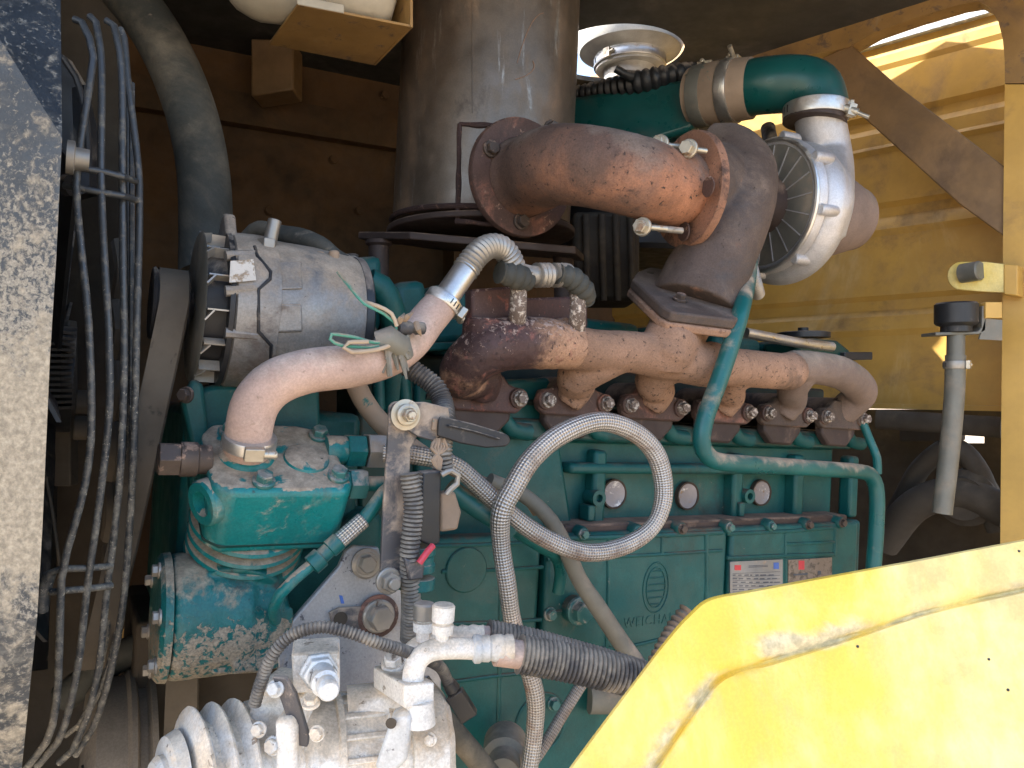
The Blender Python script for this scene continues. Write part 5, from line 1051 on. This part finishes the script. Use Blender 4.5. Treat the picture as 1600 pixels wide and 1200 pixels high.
# ------------------------------------------------ fan and guard
fa = thing('cooling_fan', 'black cooling fan blades half hidden behind the wire guard', 'fan', P(110, 600, .98))
FC = P(60, 590, 1.0)
g = G(); g.lathe(FC, U, [(-.04, .02), (-.04, .07), (.04, .07), (.04, .02)], 32); put(g, 'fan_hub', M['black_metal'], fa)
for k in range(9):
    a = 2*math.pi*k/9+.15; d = Wv*math.cos(a)+N*math.sin(a); tt = U.cross(d)
    p = [FC+d*.06+tt*-.03-U*.02, FC+d*.36+tt*-.06-U*.03, FC+d*.37+tt*.05+U*.03, FC+d*.06+tt*.03+U*.02]
    g = G(); g.prism(p, U*.004); put(g, 'fan_blade', M['black_plastic'], fa)
fg = thing('fan_guard', 'mud flecked black wire fan guard with long curved bars', 'guard', P(150, 1190, .75))
def gd(y, b=.70): q = (y-600)/600; return b+.03*q*q
wires = [[(116, 30), (128, 35), (140, 60), (146, 90), (139, 140), (127, 215), (119, 290), (126, 380), (138, 500), (143, 640), (139, 720), (125, 790), (105, 860), (96, 905), (93, 1000), (88, 1100), (72, 1160), (38, 1205)],
 [(140, 25), (150, 35), (157, 75), (159, 140), (158, 280), (163, 400), (170, 520), (171, 640), (161, 740), (149, 830), (136, 920), (125, 1020), (110, 1100), (90, 1160), (58, 1198)],
 [(166, 32), (178, 40), (187, 80), (191, 140), (191, 260), (192, 400), (194, 560), (189, 720), (179, 830), (166, 930), (155, 1040), (136, 1120), (114, 1172), (92, 1192)],
 [(188, 45), (194, 60), (199, 120), (208, 190), (216, 260), (218, 330), (214, 500), (209, 700), (202, 830), (190, 960), (168, 1070), (144, 1140), (118, 1180)]]
for i, w in enumerate(wires):
    g = G(); g.tube([P(x, y, gd(y, .69+.02*i)) for x, y in w], .0034, 10, .02); put(g, 'guard_bar', M['guard_wire'], fg)
for i, w in enumerate(wires[2:4]):               # bars of the far half, seen between the near ones
    g = G(); g.tube([P(x+10-i*8, y*.94+30, gd(y, .80+.01*i)) for x, y in w[1:]], .0026, 8, .02); put(g, 'guard_bar', M['guard_wire'], fg)
g = G(); g.tube([P(206+ (0 if y < 900 else -18), y, gd(y, .77)) for y in (130, 260, 420, 600, 760)], .003, 8, .02); put(g, 'guard_bar', M['guard_wire'], fg)
def xw(pts, b=.70): g = G(); g.tube([P(x, y, gd(y, b)+dz) for x, y, dz in pts], .0032, 10, .01); put(g, 'guard_cross_bar', M['guard_wire'], fg)
xw([(122, 262, .0), (160, 268, .01), (192, 276, .02), (215, 284, .05)]); xw([(100, 290, .0), (125, 294, .0), (160, 301, .01), (192, 306, .02), (215, 314, .05)])
xw([(65, 957, .0), (70, 925, .0), (78, 895, .0), (95, 889, .0), (135, 888, .01), (175, 884, .03)]); xw([(80, 925, .0), (100, 923, .0), (135, 920, .01), (175, 915, .03)])
g = G(); g.tube([P(65, 955, .71), P(69, 925, .71), P(78, 896, .71)], .0055, 12); put(g, 'guard_hook', M['guard_wire'], fg)
g = G(); g.lathe(P(104, 245, .69), U, [(0, .015), (.006, .015), (.007, .010), (.018, .010)], 20); put(g, 'guard_bolt', M['steel_dull'], fg)
g = G(); g.lathe(P(102, 290, .72), (1, -.1, 0), [(0, .01), (.006, .01)], 16); put(g, 'guard_foot', M['black_metal'], fg)
# inner black shroud ring
g = G(); g.tube([P(98, 90, .92), P(118, 120, .93), P(134, 180, .94), P(140, 260, .95)], [.004, .004, .004, .004], 8); g.prism([P(60, 70, .95), P(98, 85, .95), P(122, 125, .95), P(138, 190, .95), P(140, 300, .95), P(60, 320, .95)], V((0, .02, 0))); solo(g, 'fan_shroud', M['panel_black'] if False else M['black_metal'], 'curved black fan shroud edge behind the upper guard bars', 'shroud')
g = G(); g.lathe(P(118, 628, 1.0), U, [(0, .016), (.02, .016), (.021, .01)], 16); g.lathe(P(115, 668, 1.0), U, [(0, .016), (.02, .016), (.021, .01)], 16); g.prism([P(82, 500, 1.02), P(108, 500, 1.02), P(110, 760, 1.02), P(82, 760, 1.02)], V((0, .02, 0))); solo(g, 'water_pump_bracket', M['belt'], 'dusty bracket with two bosses deep behind the guard', 'bracket', bevel=.002)
g = G(); g.tube([P(72, 745, .86), P(82, 800, .86), P(94, 885, .86)], .0018, 6); solo(g, 'thin_cable', M['belt'], 'thin dusty cable dangling behind the leftmost guard bar', 'cable')

g = G(); g.prism([P(40, -40, 1.22), P(186, -40, 1.22), P(200, 300, 1.22), P(205, 700, 1.22), P(185, 950, 1.22), P(120, 1260, 1.22), P(40, 1260, 1.22)], (-.05, .03, 0)); solo(g, 'shade_curtain', M['cavity'], 'dark sheet added for the shade seen between the guard bars', 'panel')  # dark sheet added so the space behind the guard looks shaded
for i in range(7):
    g = G(); y0 = 420+i*95
    g.tube([P(186-i*3, y0-40, 1.0), P(192-i*4, y0, .98), P(186-i*4, y0+40, 1.0)], .010, 8); put(g, 'guard_clip', M['belt'], fg)
# ------------------------------------------------ left black panel
bpn = thing('left_side_panel', 'black steel door edge spattered with cream mud at the left edge', 'panel', P(40, 1180, .55))
def lp(pts, d=.55, th=.05): g = G(); g.prism([P(x, y, d) for x, y in pts], V((-.005, th, 0))); return g
# three folded faces: upper chamfer, main face, lower chamfer
g = G()
vs = [P(-60, -40, .60), P(94, -40, .60), P(97, 190, .57), P(98, 220, .55), P(90, 400, .55), P(78, 560, .548), P(76, 585, .548), P(74, 600, .548), P(66, 830, .545), P(58, 980, .545), P(26, 1240, .60), P(-60, 1240, .62), P(-60, 1110, .55), P(-60, -40, .56), P(8, 50, .55)]
g.add([P(-1500, -60, .545), P(-20, 30, .545), P(97, 215, .545), P(88, 400, .545), P(78, 560, .545), P(66, 830, .545), P(58, 965, .545), P(-5, 1050, .545), P(-1500, 1130, .545),
       P(94, -60, .60), P(-1500, -90, .60), P(28, 1260, .61), P(-1500, 1260, .61)], 
      [[0, 1, 2, 3, 4, 5, 6, 7, 8], [0, 10, 9, 2, 1], [7, 6, 11, 12, 8]])
n0 = len(g.v)
back = [V((p.x-.024, p.y+.03, p.z)) for p in g.v]
edge = [9, 2, 3, 4, 5, 6, 11]
g.add([g.v[i] for i in edge]+[back[i] for i in edge], [[i, i+1, i+8, i+7] for i in range(6)])
put(g, 'panel_skin', M['panel_black'], bpn)

# ------------------------------------------------ yellow door, bottom right
yd = thing('yellow_door', 'scuffed bright yellow door panel with a worn recessed crease', 'door', P(1250, 1190, .55))
dn = V((.10, -1, .32)).normalized()
DP = P(1150, 960, .62)
def D(px, py, off=0): return plane(px, py, DP+dn*off, dn)
outer = [(860, 1240), (930, 1145), (1040, 1000), (1080, 955), (1100, 938), (1124, 930), (1160, 924), (1280, 902), (1440, 873), (1640, 835)]
mid = [(985, 1240), (1060, 1130), (1095, 1080), (1112, 1058), (1128, 1048), (1150, 1040), (1200, 1024), (1330, 985), (1460, 945), (1640, 905)]
inner = [(1003, 1240), (1075, 1135), (1112, 1083), (1128, 1066), (1142, 1058), (1165, 1050), (1215, 1037), (1335, 999), (1462, 958), (1640, 918)]
NC = 110
def resample(pl, n=NC):
    pl = [V((x, y, 0)) for x, y in pl]; c, _ = catmull(pl, [1]*len(pl), 4.0); d = [0]
    for a, b in zip(c, c[1:]): d.append(d[-1]+(b-a).length)
    o = []; j = 0
    for i in range(n):
        t = d[-1]*i/(n-1)
        while j < len(d)-2 and d[j+1] < t: j += 1
        p = c[j].lerp(c[j+1], (t-d[j])/max(1e-9, d[j+1]-d[j])); o.append((p.x, p.y))
    return o
fill_ = [(1010, 1260), (1090, 1260), (1140, 1260), (1180, 1260), (1220, 1260), (1260, 1260), (1320, 1260), (1420, 1260), (1540, 1260), (1660, 1260)]
o_, m_, i_, f_ = [resample(q) for q in (outer, mid, inner, fill_)]
lerp = lambda a, b, t: [(p[0]*(1-t)+q[0]*t, p[1]*(1-t)+q[1]*t) for p, q in zip(a, b)]
RW = [(o_, -.035, 0), (o_, -.004, 0), (lerp(o_, m_, .04), 0, .15), (lerp(o_, m_, .35), .0, .0), (lerp(o_, m_, .60), 0, .12), (lerp(o_, m_, .84), 0, .7), (m_, -.0015, 1.1), (lerp(m_, i_, .45), -.0085, 1), (lerp(m_, i_, .75), -.0085, 1), (i_, -.0015, .7), (lerp(i_, f_, .04), .0, .15), (lerp(i_, f_, .15), 0, 0), (lerp(i_, f_, .5), 0, 0), (f_, 0, 0)]
g = G(); wv = []
for ri, (r_, off, w) in enumerate(RW):
    for ci, (x, y) in enumerate(r_):
        n1_ = noise.noise(V((ci*.09, ri*.2, 3.1))); k = max(0, min(1.2, .74+n1_*1.1)) if w > .12 else 1
        if ri in (4, 5): k *= 1.2 if 38 < ci < 62 else .8
        g.v.append(D(x, y, off+noise.noise(V((ci*.12, ri, 0)))*.0007)); wv.append(w*k)
for i in range(len(RW)-1):
    for j in range(NC-1): g.f.append([i*NC+j, i*NC+j+1, (i+1)*NC+j+1, (i+1)*NC+j])
dk_ = put(g, 'door_skin', M['yellow'], yd, ang=60)
at = dk_.data.attributes.new('wear', 'FLOAT', 'POINT')
for i, w in enumerate(wv): at.data[i].value = w
g = G()
for (x, y) in ((1592, 861), (1545, 1030), (1575, 1078), (1340, 1010)): g.ball(D(x, y, .0003), .0012, (1, 1, 1), 8)
put(g, 'dirt_fleck', M['black_metal'], yd)

# ------------------------------------------------ post fittings: hinge tab, filler tube
hg = thing('hinge_tab', 'yellow rounded hinge tab with a grey pin on the right post', 'hinge', Q(1540, 460, -.03))
tz = -Mdir
g = G(); g.prism([Q(x, y, -.05) for x, y in rounded((1502, 431), 22, 90, 270, 10)+[(1540, 409), (1572, 413), (1572, 457), (1540, 456)]][::1], Mdir*.006); put(g, 'tab', M['yellow'], hg, bevel=.0015)
g = G(); g.prism([Q(1568, 412, -.052), Q(1590, 414, -.052), Q(1590, 462, -.052), Q(1568, 460, -.052)], Mdir*.05); put(g, 'tab_root', M['yellow_bay'], hg, bevel=.002)
g = G(); q = Q(1506, 427, -.05); g.lathe(q, V((.5, -.86, .05)), [(-.004, .019), (.03, .019), (.033, .0165), (.033, .001)], 28); put(g, 'hinge_pin', M['grey_pipe'], hg)
ft2 = thing('filler_tube', 'grey green filler tube with a black cap held beside the right post', 'pipe', P(1472, 800, 1.40))
g = G(); g.lathe(P(1494, 510, 1.40), (0, 0, 1), [(-.012, .018), (-.01, .026), (0, .026), (.002, .032), (.006, .036), (.040, .036), (.043, .033), (.043, .004)], 36); cp2 = put(g, 'tube_cap', M['black_plastic'], ft2)
g = G(); g.tube([P(1494, 505, 1.40), P(1493, 560, 1.40)], .0150, 24, smooth=False); put(g, 'upper_neck', M['grey_pipe'], ft2)
g = G(); g.tube([P(1493, 555, 1.40), P(1491, 620, 1.40), P(1484, 700, 1.40), P(1472, 802, 1.40)], .0170, 24); put(g, 'rubber_tube', M['grey_pipe'], ft2)
clamp(ft2, P(1492, 570, 1.40), (0, 0, 1), .0175, .014, 'steel_dull', (.8, -.6, 0))
g = G(); g.prism([P(1462, 524, 1.385), P(1530, 522, 1.385), P(1540, 516, 1.385), P(1542, 478, 1.385), P(1535, 478, 1.385), P(1534, 512, 1.385), P(1528, 518, 1.385), P(1462, 519, 1.385)], V((0, .05, 0))); bk = thing('tube_bracket', 'small grey Z-shaped bracket holding the filler tube to the post', 'bracket', P(1540, 520, 1.4)); put(g, 'bracket_strip', M['grey_pipe'], bk, bevel=.001)
g = G(); g.prism([P(1540, 472, 1.38), P(1566, 472, 1.38), P(1566, 497, 1.38), P(1540, 497, 1.38)], V((0, .03, 0))); put(g, 'bracket_pad', M['yellow_bay'], bk, bevel=.001)
g = G(); g.prism([P(1540, 497, 1.385), P(1566, 500, 1.385), P(1566, 532, 1.385), P(1530, 530, 1.385)], V((0, .004, 0))); put(g, 'bracket_plate', M['grey_pipe'], bk)
